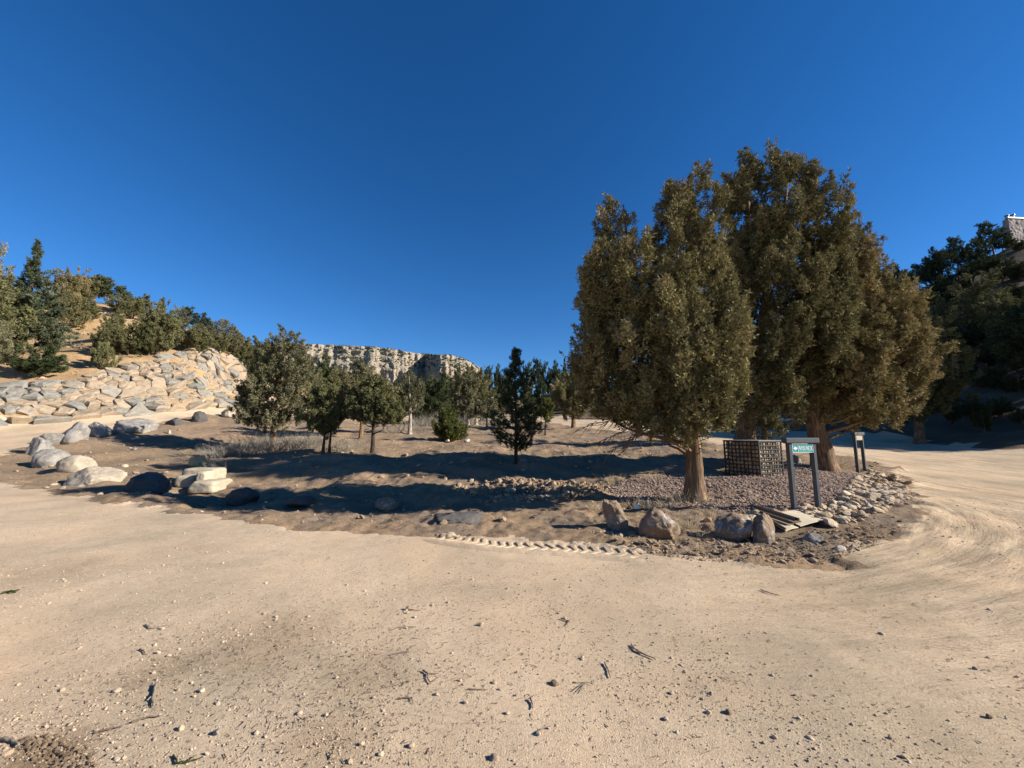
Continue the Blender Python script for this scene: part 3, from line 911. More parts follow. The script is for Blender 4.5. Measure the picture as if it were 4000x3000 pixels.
# pale cut blocks stacked at the wash
def pale_blocks():
    data = [(700, 1818, 848, 1864, 'topmost long pale block of the stack at the wash'), (762, 1828, 806, 1864, 'grey faced block under the front of the pale block stack'),
            (676, 1845, 762, 1888, 'tan block at the left of the pale block stack'), (800, 1862, 864, 1890, 'squared cream block at the right foot of the stack'), (724, 1866, 842, 1909, 'cracked block at the front foot of the pale stack')]
    ys = [12.9, 12.3, 12.4, 12.55, 11.9]
    for k, ((u0, v0, u1, v1, lab), Y) in enumerate(zip(data, ys)):
        c = P((u0 + u1) / 2, (v0 + v1) / 2, Y)
        kk = mpp(v1, Y)
        V, F = rock_shape(4, 60 + k, 6, 0.06, 1.2, 1.55, box=1.6 if k in (0, 3) else 1.0)
        w, h = (u1 - u0) * kk * 0.85, (v1 - v0) * kk * 1.12
        V = V * [w, 0.75, h]
        me = new_mesh('stone_block', V, [F], M['paleblock'], smooth=True)
        o = link('stone_block', me, loc=(c[0], c[1] + 0.3, c[2] - 0.12), rot=(0, 0, 0.12))
        tag(o, lab, 'stone block', 'pale blocks stacked at the wash')
pale_blocks()

# ---- stone embankment on the left: fitted angular boulders, cell by cell
def embankment():
    rng = np.random.default_rng(21)
    root = thing('stone_embankment', RBw[4], 'steep bank faced with fitted grey and tan boulders behind the rising dirt road', 'stone bank')
    off = np.array(root.location)
    mid = (RBw + RTw) / 2
    S = np.concatenate([[0], np.cumsum(np.linalg.norm(np.diff(mid, axis=0), axis=1))])
    Hs = np.linalg.norm(RTw - RBw, axis=1)
    def pos(s, t):
        bb = np.array([np.interp(s, S, RBw[:, i]) for i in range(3)]).T
        tt = np.array([np.interp(s, S, RTw[:, i]) for i in range(3)]).T
        return bb + (tt - bb) * np.asarray(t)[..., None]
    # seeds in (arc length, slope length) metres, spacing growing irregular
    pts = []
    cand = np.column_stack([rng.uniform(-0.5, S[-1] + 0.5, 7000), rng.uniform(-0.05, 1.05, 7000)])
    P2 = np.column_stack([cand[:, 0], cand[:, 1] * np.interp(cand[:, 0], S, Hs)])
    rad = rng.uniform(0.50, 0.92, len(P2))
    keep = []
    for i in range(len(P2)):
        if all(((P2[i, 0] - P2[j, 0]) * 0.95) ** 2 + ((P2[i, 1] - P2[j, 1]) * 0.92) ** 2 > (0.5 * (rad[i] + rad[j])) ** 2 for j in keep):
            keep.append(i)
    Q = P2[keep]
    Q[:, 0] += Q[:, 1] * 0.0
    n = len(Q)
    cells = []
    sh = 0.45                                      # cells lean diagonally
    W = np.column_stack([Q[:, 0] * 0.95, Q[:, 1] * 0.92])
    for i in range(n):
        d = ((W - W[i]) ** 2).sum(1)
        nb = np.argsort(d)[1:22]
        poly = [(-1.0, -0.8), (1.0, -0.8), (1.0, 0.8), (-1.0, 0.8)]
        for j in nb:
            m = (W[j] - W[i]) / 2
            L2 = m @ m
            out = []
            for k in range(len(poly)):
                p, q_ = np.array(poly[k]), np.array(poly[(k + 1) % len(poly)])
                dp, dq = p @ m - L2, q_ @ m - L2
                if dp <= 0: out.append(tuple(p))
                if dp * dq < 0: out.append(tuple(p + (q_ - p) * dp / (dp - dq)))
            poly = out
            if len(poly) < 3: break
        if len(poly) >= 3:
            cells.append((i, np.array([(x / 0.95, y / 0.92) for x, y in poly])))
    info = []
    for i, poly in cells:
        # split long edges so that the outline can be uneven
        pl = []
        for k in range(len(poly)):
            p, q_ = poly[k], poly[(k + 1) % len(poly)]
            L = np.linalg.norm(q_ - p)
            if L < 0.08: continue
            pl.append(p)
            if L > 0.4: pl.append((p + q_) / 2 + rng.normal(0, 0.045, 2))
        if len(pl) < 3: continue
        pl = np.array(pl)
        c = pl.mean(0)
        m = len(pl)
        hgt = rng.uniform(0.14, 0.36)
        tilt = rng.normal(0, 0.17, 2)
        tilt[1] -= 0.12
        g = rng.uniform(0.96, 1.0)
        rings = []
        for f, z in ((g, -0.22), (g * 1.0, hgt * 0.35), (g * rng.uniform(0.80, 0.93), hgt * 0.85), (g * rng.uniform(0.5, 0.68), hgt)):
            q2 = c + (pl - c) * f + rng.normal(0, 0.035, (m, 2)) * (z > 0)
            zz = z + ((q2 - c) @ tilt) * (1 if z > 0 else 0) + rng.normal(0, 0.025, m) * (z > 0)
            rings.append(np.column_stack([q2, zz]))
        R = np.vstack(rings + [np.array([[c[0], c[1], hgt + rng.normal(0, 0.03)]])])
        Hh = np.interp(Q[i, 0] + R[:, 0], S, Hs)
        s_, t_ = Q[i, 0] + R[:, 0], (Q[i, 1] + R[:, 1]) / Hh
        w = pos(s_, t_)
        e = 0.3
        ds = pos(s_ + e, t_) - pos(s_ - e, t_)
        dt = pos(s_, t_ + 0.05) - pos(s_, t_ - 0.05)
        nn = np.cross(ds, dt)
        nn /= np.linalg.norm(nn, axis=1, keepdims=True)
        base = w.copy()
        zg = h0(w[:, 0], w[:, 1])
        base[:, 2] = zg
        V = base + nn * R[:, 2:3]
        quads = []
        for r in range(3):
            for k in range(m):
                a_, b_ = r * m + k, r * m + (k + 1) % m
                quads.append((a_, b_, b_ + m, a_ + m))
        tris = [(3 * m + k, 3 * m + (k + 1) % m, 4 * m) for k in range(m)]
        ctr = V.mean(0)
        u = 2000 + FPX * ctr[0] / (ctr[1] * cp + (ctr[2] - 1.6) * sp)
        area = np.ptp(pl[:, 0]) * np.ptp(pl[:, 1]) / (ctr @ ctr) * (1 if -60 < u < 1060 else 0)
        info.append((area, V, np.array(quads), np.array(tris), ctr))
    info.sort(key=lambda t: -t[0])
    rest = MB(); tint = []
    for k, (ar, V, qd, tr, ctr) in enumerate(info):
        if k < 300:
            me = new_mesh('stone', V - ctr, [qd, tr], M['riprap'])
            o = link('stone', me, root, loc=ctr - off)
        else:
            rest.add(V - off, qd, tr)
    if rest.n:
        me = rest.mesh('rubble', M['riprap'])
        tag(link('rubble', me, root), kind='stuff')
    print('riprap', len(info))
embankment()

# ---- loose stones: apron of cobbles under the signs, gravel, pebbles, clods
def cobbles():
    rng = np.random.default_rng(33)
    poly = pxpoly([(2890, 2030), (2960, 2010), (3100, 1998), (3230, 1975), (3300, 1935), (3330, 1870), (3400, 1845), (3500, 1868), (3540, 1905), (3545, 1945), (3480, 1985), (3400, 2020), (3310, 2045), (3240, 2060), (3100, 2010), (2990, 2030), (2930, 2050)])
    root = thing('rubble_apron', (*np.mean(poly, 0), 0), 'spread of pale broken stones lying around the feet of both signs', 'stone apron')
    off = np.array(root.location)
    protos = [new_mesh('cobble', *[(lambda VF: VF[0])(rock_shape(2, 300 + k, 8, 0.15, 0.5, 0.9))], [ICO[2][1]], M['cobble'], smooth=False) for k in range(10)]
    C = rand_in_poly(poly, 900, rng)
    z = gz(C[:, 0], C[:, 1])
    sz = rng.choice([0.07, 0.10, 0.14, 0.19], len(C), p=[0.4, 0.34, 0.2, 0.06]) * rng.uniform(0.85, 1.2, len(C))
    order = np.argsort(-sz / np.hypot(C[:, 0], C[:, 1]))
    for i in order[:300]:
        o = bpy.data.objects.new('cobble', protos[int(rng.integers(0, 10))])
        COL.objects.link(o)
        o.parent = root
        s = sz[i]
        o.location = (C[i, 0] - off[0], C[i, 1] - off[1], z[i] + s * 0.22)
        o.rotation_euler = (rng.normal(0, 0.25), rng.normal(0, 0.25), rng.uniform(0, 6.28))
        o.scale = (s * 1.35, s * 0.95, s * 0.6)
    r = order[300:]
    V, T = scatter_geo(np.column_stack([C[r], z[r] + sz[r] * 0.15]) - off, sz[r] * 1.2, ROCK0, rng, (1.3, 1, 0.6))
    tag(link('small_stones', new_mesh('small_stones', V, [T], M['cobble'], attr={'tint': np.repeat(rng.random(len(r)), len(ROCK0[0][1]))}), root), kind='stuff')
cobbles()

def stuff_scatter(name, XY, sz, mat, rng, flat=(1, 1, 0.7), lift=0.2, label=None):
    z = gz(XY[:, 0], XY[:, 1])
    V, T = scatter_geo(np.column_stack([XY, z + sz * lift]), sz, ROCK0, rng, flat)
    me = new_mesh(name, V, [T], M[mat], attr={'tint': np.repeat(rng.random(len(XY)), len(ROCK0[0][1]))})
    o = link(name, me)
    tag(o, label, None, None, 'stuff')
    return o
rng = np.random.default_rng(44)
gp = rand_in_poly(GRAVEL, 6500, rng)
stuff_scatter('gravel', gp, rng.uniform(0.025, 0.06, len(gp)), 'gravel', rng, (1.2, 0.95, 0.65), label='grey brown gravel covering the mound under the big junipers')
# road pebbles, denser near the camera
n = 30000
yy = 1.7 + 8.0 * rng.random(n) ** 1.6
xx = rng.uniform(-1.45, 1.45, n) * yy
dens = fbm(xx * 0.8, yy * 0.8, 71, 3)
keep = (dens > rng.uniform(0.3, 0.68, n)) & (zone_w(xx, yy) == 0)
XY = np.column_stack([xx, yy])[keep]
sz = np.clip(0.003 * rng.pareto(2.4, len(XY)) + 0.006, 0.006, 0.026)
stuff_scatter('pebbles', XY, sz, 'pebble', rng, (1.25, 0.95, 0.75), 0.24, label='small pebbles strewn over the dirt road')
# clods and stones over the island
m = 13000
C = rand_in_poly(ISLAND, m, rng)
C = C[(C[:, 1] < 24)]
C = C[zone_w(C[:, 0], C[:, 1]) == 1]
sz = np.clip(0.018 * rng.pareto(2.0, len(C)) + 0.016, 0.016, 0.15)
stuff_scatter('soil_clods', C, sz, 'clod', rng, (1.2, 1, 0.7), label='clods of dry soil scattered over the island')
front = pxpoly([(2280, 2085), (2500, 2095), (2800, 2110), (3050, 2105), (3250, 2070), (3420, 2040), (3520, 2060), (3420, 2130), (3250, 2188), (3000, 2204), (2700, 2190), (2450, 2150)])
C = rand_in_poly(front, 3200, rng)
stuff_scatter('rubble_grit', C, np.clip(0.006 * rng.pareto(2.0, len(C)) + 0.010, 0.010, 0.07), 'clod', rng, (1.3, 1, 0.65), 0.25, label='brown grit and stone chips between the boulders and the road')
# churned soil heap in the middle
heap = pxpoly([(1760, 1900), (1850, 1870), (2000, 1880), (2250, 1880), (2380, 1880), (2370, 1930), (2250, 1960), (2050, 1985), (1900, 1985), (1800, 1950)])
C = rand_in_poly(heap, 2400, rng)
stuff_scatter('soil_heap', C, np.clip(0.02 * rng.pareto(2.0, len(C)) + 0.018, 0.018, 0.15), 'clod', rng, (1.2, 1, 0.8), 0.3, label='heap of churned brown soil clods in front of the gravel mound')
# dug clods at the lower left corner
C = rand_in_poly(pxpoly([(60, 2900), (190, 2880), (330, 2940), (420, 3050), (200, 3050)]), 260, rng)
stuff_scatter('dug_clods', C, rng.uniform(0.006, 0.02, len(C)), 'darkclod', rng, (1.1, 1, 0.9), 0.3, label='patch of dark broken clods at the near left of the road')
# stones on the tan hillside
n = 2200
u_ = rng.uniform(-100, 1000, n); Y_ = rng.uniform(26, 60, n)
XY = np.array([P(a, 1400, b)[:2] for a, b in zip(u_, Y_)])
XY = XY[zone_w(XY[:, 0], XY[:, 1]) == 3]
stuff_scatter('hillside_stones', XY, np.clip(0.06 * rng.pareto(2.2, len(XY)) + 0.06, 0.05, 0.4), 'clod', rng, (1.3, 1, 0.6), 0.1, label='loose flat stones on the tan slope above the stone bank')

# ---- tyre track pressed into soft sand
def tyre_track():
    rng = np.random.default_rng(8)
    pl = np.array([hit(u, v) for u, v in [(1640, 2090), (1720, 2100), (1850, 2120), (2000, 2134), (2200, 2146), (2400, 2160), (2500, 2172), (2600, 2186)]])[:, :2]
    S = np.concatenate([[0], np.cumsum(np.linalg.norm(np.diff(pl, axis=0), axis=1))])
    L = S[-1]
    ns, nt_ = int(L / 0.0125), 62
    s = np.linspace(0, L, ns)
    c = np.stack([np.interp(s, S, pl[:, 0]), np.interp(s, S, pl[:, 1])], 1)
    k = np.ones(41) / 41
    cpad = np.pad(c, ((20, 20), (0, 0)), mode='edge')
    c = np.stack([np.convolve(cpad[:, i], k, 'valid') for i in range(2)], 1)
    d = np.gradient(c, axis=0); d /= np.linalg.norm(d, axis=1, keepdims=True)
    nn = np.stack([-d[:, 1], d[:, 0]], 1)
    w = np.linspace(-0.40, 0.40, nt_)
    X = c[:, None, 0] + nn[:, None, 0] * w
    Y = c[:, None, 1] + nn[:, None, 1] * w
    ss = np.broadcast_to(s[:, None], X.shape)
    ww = np.broadcast_to(w[None], X.shape)
    edge = np.clip((0.40 - np.abs(ww)) / 0.14, 0, 1) * np.clip(ss / 0.5, 0, 1) * np.clip((L - ss) / 0.5, 0, 1)
    edge = edge * edge * (3 - 2 * edge)
    berm = 0.020 * np.exp(-((np.abs(ww) - 0.20) / 0.09) ** 2) + 0.010
    pitch = 0.155
    ph = (ss + np.abs(ww) * 0.55) / pitch + vn(ss * 3, ww * 3, 3) * 0.6 + vn(ss * 1.1, ss * 0, 4) * 0.8
    ph2 = ph - np.floor(ph)
    lug = np.clip((0.20 - np.abs(ph2 - 0.5)) / 0.06, 0, 1) * np.clip((0.17 - np.abs(ww + 0.02)) / 0.04, 0, 1)
    worn = np.clip(fbm(ss * 1.2, ww * 2, 5, 2) * 2.4 - 0.3, 0, 1)
    z = berm * (0.6 + 0.8 * fbm(ss * 6, ww * 8, 9, 3)) - lug * 0.10 * worn
    zz = gz(X.ravel(), Y.ravel()).reshape(X.shape) + edge * z - 0.02 * (1 - edge)
    V = np.stack([X, Y, zz], -1).reshape(-1, 3)
    i, j = np.meshgrid(np.arange(ns - 1), np.arange(nt_ - 1), indexing='ij')
    qd = np.stack([i * nt_ + j, (i + 1) * nt_ + j, (i + 1) * nt_ + j + 1, i * nt_ + j + 1], -1).reshape(-1, 4)
    tag(link('tyre_track', new_mesh('tyre_track', V, [qd], M['road'], smooth=True)), kind='structure')
tyre_track()
# ------------------------------------------------------------------ trees
def env_rows(poly, z):
    """x intervals of a polygon (list of (x,z)) at heights z; returns for each z list of (lo,hi)"""
    out = []
    n = len(poly)
    for h in z:
        xs = []
        for i in range(n):
            x0, z0 = poly[i]; x1, z1 = poly[(i + 1) % n]
            if (z0 > h) != (z1 > h):
                xs.append((x1 - x0) * (h - z0) / (z1 - z0) + x0)
        xs.sort()
        out.append([(xs[i], xs[i + 1]) for i in range(0, len(xs) - 1, 2)])
    return out

def edge_dist(q, poly):
    d = np.full(len(q), 1e9)
    for i in range(len(poly)):
        a, b = np.array(poly[i]), np.array(poly[(i + 1) % len(poly)])
        ab = b - a
        t = np.clip(((q - a) @ ab) / (ab @ ab + 1e-9), 0, 1)
        d = np.minimum(d, np.linalg.norm(q - a - t[:, None] * ab, axis=1))
    return d

def sample_env(poly, n, rng, kdepth=0.85, mind=0.25, surf=0.5, margin=0.0, hollow=0.0):
    p = np.array(poly)
    lo, hi = p.min(0), p.max(0)
    tries = n * 14
    q = rng.uniform(lo, hi, (tries, 2))
    q = q[in_poly(q[:, 0], q[:, 1], poly)]
    if margin > 0:
        q = q[(edge_dist(q, poly) > margin) | (rng.random(len(q)) < 0.06) | ((q[:, 1] > lo[1] + 0.82 * (hi[1] - lo[1])) & (rng.random(len(q)) < 0.5))]
    if hollow > 0:
        s_ = 2.6 / max(hi[0] - lo[0], 0.5)
        so = rng.uniform(0, 50)
        q = q[fbm(q[:, 0] * s_ * 1.7 + so, q[:, 1] * s_ * 1.3 + so, 3, 2) > hollow]
    rows = env_rows(poly, q[:, 1])
    Y = np.zeros(len(q)); ok = np.zeros(len(q), bool)
    for i, r in enumerate(rows):
        for a, b in r:
            if a <= q[i, 0] <= b:
                hw = (b - a) / 2
                c = (a + b) / 2
                t = (q[i, 0] - c) / max(hw, 1e-6)
                hd = kdepth * hw * math.sqrt(max(0.02, 1 - t * t)) * (1 - 0.6 * (q[i, 1] - lo[1]) / (hi[1] - lo[1]))
                # weight so that thick parts receive more clumps
                if rng.random() < min(1.0, hd / (kdepth * (hi[0] - lo[0]) * 0.42) + 0.5):
                    s = rng.random() ** surf
                    Y[i] = hd * s * (1 if rng.random() < 0.5 else -1)
                    ok[i] = True
    q, Y = q[ok], Y[ok]
    C = np.column_stack([q[:, 0], Y, q[:, 1]])
    keep = np.zeros((0, 3))
    for c in C:
        if len(keep) == 0 or ((keep - c) ** 2).sum(1).min() > mind ** 2:
            keep = np.vstack([keep, c])
            if len(keep) >= n: break
    return keep

def foliage(C, axis, L, R, nt, spike, width, rng, ns=3, spread=0.55, radial=0.8, tint=None, core=0.6):
    """plume shaped clumps of short pointed leaf sprays; returns V, T, tint"""
    n = len(C)
    nt = np.broadcast_to(nt, (n,)).astype(int)
    idx = np.repeat(np.arange(n), nt)
    m = len(idx)
    A = axis[idx]
    ref = np.where(np.abs(A[:, 2:3]) > 0.9, np.array([[1.0, 0, 0]]), np.array([[0, 0, 1.0]]))
    U = np.cross(A, ref); U /= np.linalg.norm(U, axis=1, keepdims=True) + 1e-9
    W = np.cross(A, U)
    t = rng.random(m)
    prof = np.clip(np.sin(np.pi * np.clip(t, 0, 1) ** 0.7) * (1.08 - 0.45 * t), 0.08, 1)
    rr = R[idx] * prof * rng.random(m) ** core
    th = rng.uniform(0, 2 * np.pi, m)
    rad = U * np.cos(th)[:, None] + W * np.sin(th)[:, None]
    # lobes break the plume's outline
    rr *= 0.75 + 0.45 * np.sin(th * 3 + idx * 1.7 + t * 5)
    pos = C[idx] + A * ((t - 0.42) * L[idx])[:, None] + rad * rr[:, None]
    d = A * 0.75 + rad * radial + rng.normal(0, 0.35, (m, 3))
    d /= np.linalg.norm(d, axis=1, keepdims=True)
    D = np.repeat(d, ns, 0) + rng.normal(0, spread, (m * ns, 3))
    D /= np.linalg.norm(D, axis=1, keepdims=True)
    B = np.repeat(pos, ns, 0) + rng.normal(0, spike * 0.2, (m * ns, 3))
    S = np.cross(D, rng.normal(size=(m * ns, 3)))
    S /= np.linalg.norm(S, axis=1, keepdims=True) + 1e-9
    ln = spike * rng.uniform(0.6, 1.35, (m * ns, 1))
    w = width * rng.uniform(0.6, 1.3, (m * ns, 1))
    V = np.stack([B + S * w * 0.5, B - S * w * 0.5, B + D * ln], 1).reshape(-1, 3)
    T = np.arange(len(V)).reshape(-1, 3)
    if tint is None: tint = rng.normal(0.5, 0.14, n)
    tn = np.repeat(np.repeat(tint, nt) + rng.normal(0, 0.10, m), ns) + rng.normal(0, 0.05, m * ns)
    return V, T, np.clip(tn, 0.02, 0.98)

def bez(a, b, c, n):
    t = np.linspace(0, 1, n)[:, None]
    return a * (1 - t) ** 2 + 2 * b * t * (1 - t) + c * t * t

def build_tree(name, label, cat, base, env, leaf, bark, seed, n_clump=150, clump=(0.5, 0.24), nt=110, ns=3, spike=0.09, width=0.028,
               r0=0.16, trunks=None, kdepth=0.85, mind=None, axis_up=1.0, axis_out=0.6, group=None, n_limbs=12, twig_r=0.010, bare=0, kind_shape='juniper',
               tint_bias=0.0, surf=0.5, crown_base=None, lean=0.0, dead=0.15, limb_drop=0.45, spread=0.55, side_shrink=True, dead_mat=None, trunk_sides=12, squeeze=1.0, leader=False, bough=None, fill=0.75, hollow=0.36):
    """env: crown outline, metres relative to base in (x, z)"""
    rng = np.random.default_rng(seed)
    root = thing(name, base, label, cat, group)
    env = np.array(env, float)
    if side_shrink:
        tanp = abs(base[0]) / max(base[1], 1)
        f = 1 / math.sqrt(1 + (kdepth * tanp) ** 2)
        f = (0.1 + 0.9 * f) * squeeze
        zs = env[:, 1]
        cx = np.array([np.mean(r[0]) if r else 0 for r in env_rows(env, np.clip(zs, zs.min() + 0.02, zs.max() - 0.02))])
        env = np.column_stack([cx + (env[:, 0] - cx) * f, env[:, 1]])
    H = env[:, 1].max()
    z_lo = env[:, 1].min() if crown_base is None else crown_base
    mind = mind or clump[0] * 0.42
    bough = bough or (max(8, n_clump // 6), 8, clump[0] * 1.7, clump[1] * 1.25)
    nb, per, bl, br = bough
    Bc = sample_env([tuple(e) for e in env], nb, rng, kdepth, mind * 1.9, surf, br * 0.7)
    C = Bc
    # ---- trunk
    mb_V, mb_Q, mb_T, cnt = [], [], [], 0
    def addt(pts, rad, sides, wob=0.0):
        nonlocal cnt
        V, Q, T = tube(pts, rad, sides, True, wob, rng)
        mb_V.append(V); mb_Q.append(Q + cnt); mb_T.append(T + cnt); cnt += len(V)
    if trunks is None:
        top = env[np.argmax(env[:, 1])]
        trunks = [([(0, 0, -0.25), (lean * 0.3, 0, H * 0.25), (top[0] * 0.5, 0, H * 0.55), (top[0] * 0.9, 0, H * (0.97 if leader else 0.78 if kind_shape == 'pinyon' else 0.88))], r0)]
    stems = []
    for pts, r in trunks:
        kw_base = pts[0][2] < 0.1
        pts = np.array(pts, float)
        s = np.concatenate([[0], np.cumsum(np.linalg.norm(np.diff(pts, axis=0), axis=1))])
        n = max(10, int(s[-1] / 0.25))
        ss = np.linspace(0, s[-1], n)
        Q = np.stack([np.interp(ss, s, pts[:, i]) for i in range(3)], 1)
        if n > 6:
            kk = np.ones(5) / 5
            Qp = np.pad(Q, ((2, 2), (0, 0)), mode='edge')
            Qs = np.stack([np.convolve(Qp[:, i], kk, 'valid') for i in range(3)], 1)
            Qs[0], Qs[-1] = Q[0], Q[-1]
            Q = Qs
        Q[1:-1, :2] += np.cumsum(rng.normal(0, r * 0.05, (n - 2, 2)), 0) * 0.5
        f = ss / s[-1]
        rad = r * (1 - 0.85 * f) * (1 + (0.55 if len(stems) == 0 or kw_base else 0.0) * np.exp(-f * s[-1] / (r * 2.2)))
        addt(Q, rad, trunk_sides, 0.10)
        stems.append((Q, rad))
    allp = np.vstack([s[0] for s in stems])
    allr = np.concatenate([s[1] for s in stems])
    # ---- main limbs
    limb_pts, limb_rad = [allp[allp[:, 2] > z_lo * 0.7]], [allr[allp[:, 2] > z_lo * 0.7]]
    if len(C) and n_limbs:
        sel = [int(rng.integers(len(C)))]
        dist = ((C - C[sel[0]]) ** 2).sum(1)
        while len(sel) < min(n_limbs, len(C)):
            k = int(np.argmax(dist)); sel.append(k)
            dist = np.minimum(dist, ((C - C[k]) ** 2).sum(1))
        for k in sel:
            c = C[k]
            hd = np.sqrt(((allp[:, :2] - c[:2]) ** 2).sum(1))
            zt = c[2] - limb_drop * hd
            if kind_shape == 'pinyon': zt = c[2] - 0.15 * hd
            cost = np.abs(allp[:, 2] - np.maximum(zt, z_lo * 0.75)) + 0.3 * hd
            a = int(np.argmin(cost))
            p0 = allp[a]; r = min(allr[a] * 0.62, 0.012 + 0.02 * np.linalg.norm(c - p0))
            midp = p0 * 0.45 + c * 0.55 + np.array([0, 0, -0.12 * np.linalg.norm(c - p0)]) + rng.normal(0, 0.08, 3)
            B = bez(p0, midp, c, 9)
            B[1:-1] += rng.normal(0, 0.02, (7, 3))
            rd = np.linspace(r, max(0.008, r * 0.25), 9)
            addt(B, rd, 6)
            limb_pts.append(B[1:]); limb_rad.append(rd[1:])
    LP = np.vstack(limb_pts)
    trunk_me = new_mesh('trunk', np.concatenate(mb_V), [np.concatenate(mb_Q), np.concatenate(mb_T)], M[bark], smooth=True)
    link('trunk', trunk_me, root)
    # ---- twigs to each clump
    tV, tQ, tT, tc = [], [], [], 0
    def addw(pts, rad, sides=3):
        nonlocal tc
        V, Q, T = tube(pts, rad, sides, False)
        tV.append(V); tQ.append(Q + tc); tc += len(V)
    for c in C:
        d = ((LP - c) ** 2).sum(1) + np.where(LP[:, 2] > c[2] + 0.1, 0.5, 0)
        a = LP[int(np.argmin(d))]
        if np.linalg.norm(a - c) > 0.12:
            mid = (a + c) / 2 + rng.normal(0, 0.05, 3) - np.array([0, 0, 0.05])
            addw(bez(a, mid, c, 4), np.linspace(twig_r * 1.5, twig_r * 0.6, 4))
    for k in range(bare):                      # dead hanging twigs low in the crown
        a = LP[int(rng.integers(len(LP)))]
        c = C[int(rng.integers(len(C)))]
        if c[2] > H * 0.6 or np.linalg.norm(a - c) > 1.1: continue
        e = c + rng.normal(0, 0.25, 3)
        addw(bez(a, (a + e) / 2 + rng.normal(0, 0.15, 3), e, 6), np.linspace(twig_r * 1.3, twig_r * 0.4, 6))
    if tV:
        link('branches', new_mesh('branches', np.concatenate(tV), [np.concatenate(tQ)], M[dead_mat or 'greytwig'], smooth=True), root)
    # ---- foliage, gathered into boughs so that the crown has lit tips and dark hollows
    axis_pt = np.zeros((len(C), 3))
    for i, c in enumerate(C):
        j = int(np.argmin(np.abs(allp[:, 2] - c[2]) + 0.3 * np.hypot(allp[:, 0] - c[0], allp[:, 1] - c[1])))
        axis_pt[i] = allp[j]
    out = C - axis_pt; out[:, 2] = 0
    rr = np.linalg.norm(out, axis=1, keepdims=True)
    out = out / (rr + 0.15)
    if kind_shape == 'juniper':
        ax = np.array([0, 0, axis_up]) + out * axis_out + rng.normal(0, 0.22, C.shape)
    else:
        ax = np.array([0, 0, axis_up * 0.35]) + out * 1.0 + rng.normal(0, 0.25, C.shape)
    ax /= np.linalg.norm(ax, axis=1, keepdims=True)
    CB, AB = C, ax
    k_ = len(CB)
    idx = np.repeat(np.arange(k_), per)
    t = rng.random(len(idx)) * 1.15 - 0.35
    blen = bl * rng.uniform(0.7, 1.35, k_)
    rr = br * rng.uniform(0.8, 1.25, k_)
    off = rng.normal(0, 0.55, (len(idx), 3)) * (rr[idx] * np.clip(1.05 - 0.75 * np.maximum(t, 0), 0.2, 1))[:, None]
    C = CB[idx] + AB[idx] * (t * blen[idx])[:, None] + off
    C[:, 2] = np.maximum(C[:, 2], 0.12 * clump[0])
    ax = AB[idx] * 1.0 + off / (rr[idx][:, None] + 1e-6) * 0.45 + rng.normal(0, 0.18, C.shape)
    ax /= np.linalg.norm(ax, axis=1, keepdims=True)
    keep = in_poly(C[:, 0], C[:, 2], [tuple(e) for e in env]) | ((rng.random(len(C)) < 0.25) & (edge_dist(C[:, [0, 2]], [tuple(e) for e in env]) < br * 0.8))
    keep &= C[:, 2] < H + 0.12
    C, ax, idx, t = C[keep], ax[keep], idx[keep], t[keep]
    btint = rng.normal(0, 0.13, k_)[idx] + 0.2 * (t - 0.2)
    dens = np.where(rng.random(k_)[idx] < dead, 0.35, 1.0)
    # smaller sprays filling the crown between the boughs
    nf = int(fill * len(C))
    if nf > 8:
        F_ = sample_env([tuple(e) for e in env], nf, rng, kdepth, mind * 0.55, 0.6, clump[1] * 0.9, hollow)
        oa = np.zeros((len(F_), 3)); oa[:, :2] = F_[:, :2] - np.array([np.interp(F_[:, 2], allp[np.argsort(allp[:, 2]), 2], allp[np.argsort(allp[:, 2]), i]) for i in range(2)]).T
        oa /= np.linalg.norm(oa, axis=1, keepdims=True) + 0.15
        fa = np.array([0, 0, axis_up]) + oa * axis_out + rng.normal(0, 0.25, F_.shape) if kind_shape == 'juniper' else np.array([0, 0, 0.35]) + oa + rng.normal(0, 0.25, F_.shape)
        fa /= np.linalg.norm(fa, axis=1, keepdims=True)
        C = np.vstack([C, F_]); ax = np.vstack([ax, fa]); btint = np.concatenate([btint, rng.normal(0, 0.08, len(F_))]); dens = np.concatenate([dens, np.where(rng.random(len(F_)) < dead * 0.6, 0.35, 1.0)])
    if leader:                                 # the leading shoot and the short whorls round it
        tz = np.linspace(0.62, 0.985, 26) * H
        wr = (1 - tz / H) * 0.55
        la = rng.uniform(0, 6.28, 26)
        lc = np.column_stack([np.cos(la) * wr, np.sin(la) * wr, tz])
        C = np.vstack([C, lc]); ax = np.vstack([ax, np.column_stack([np.cos(la) * 0.6, np.sin(la) * 0.6, np.full(26, 0.8)])])
        btint = np.concatenate([btint, np.zeros(26)]); dens = np.concatenate([dens, np.full(26, 1.6)])
    L = clump[0] * 0.62 * rng.uniform(0.7, 1.35, len(C))
    R = clump[1] * 0.62 * rng.uniform(0.75, 1.25, len(C))
    tint = np.clip(rng.normal(0.48 + tint_bias, 0.09, len(C)) + btint, 0.08, 0.92)
    cnts = (nt * 0.62 * (L / (clump[0] * 0.62)) * rng.uniform(0.7, 1.2, len(C)))
    cnts = cnts * dens
    V, T, tn = foliage(C, ax, L, R, cnts, spike, width, rng, ns, spread, tint=tint)
    link('crown', new_mesh('crown', V, [T], M[leaf], attr={'tint': tn}), root)
    return root

def env_px(L, base, Y):
    out = []
    for u, v in L:
        p = P(u, v, Y)
        out.append((p[0] - base[0], p[2] - base[2]))
    return out

def base_at(u, v=None, Y=None):
    if v is not None and Y is None:
        g = hit(u, v)
    else:
        g = P(u, v if v else 1700, Y)
    g = np.array([g[0], g[1], gz1(g[0], g[1])])
    return g

def rel(u, v, Y, base, dy=0.0):
    p = P(u, v, Y)
    return (p[0] - base[0], dy, p[2] - base[2])

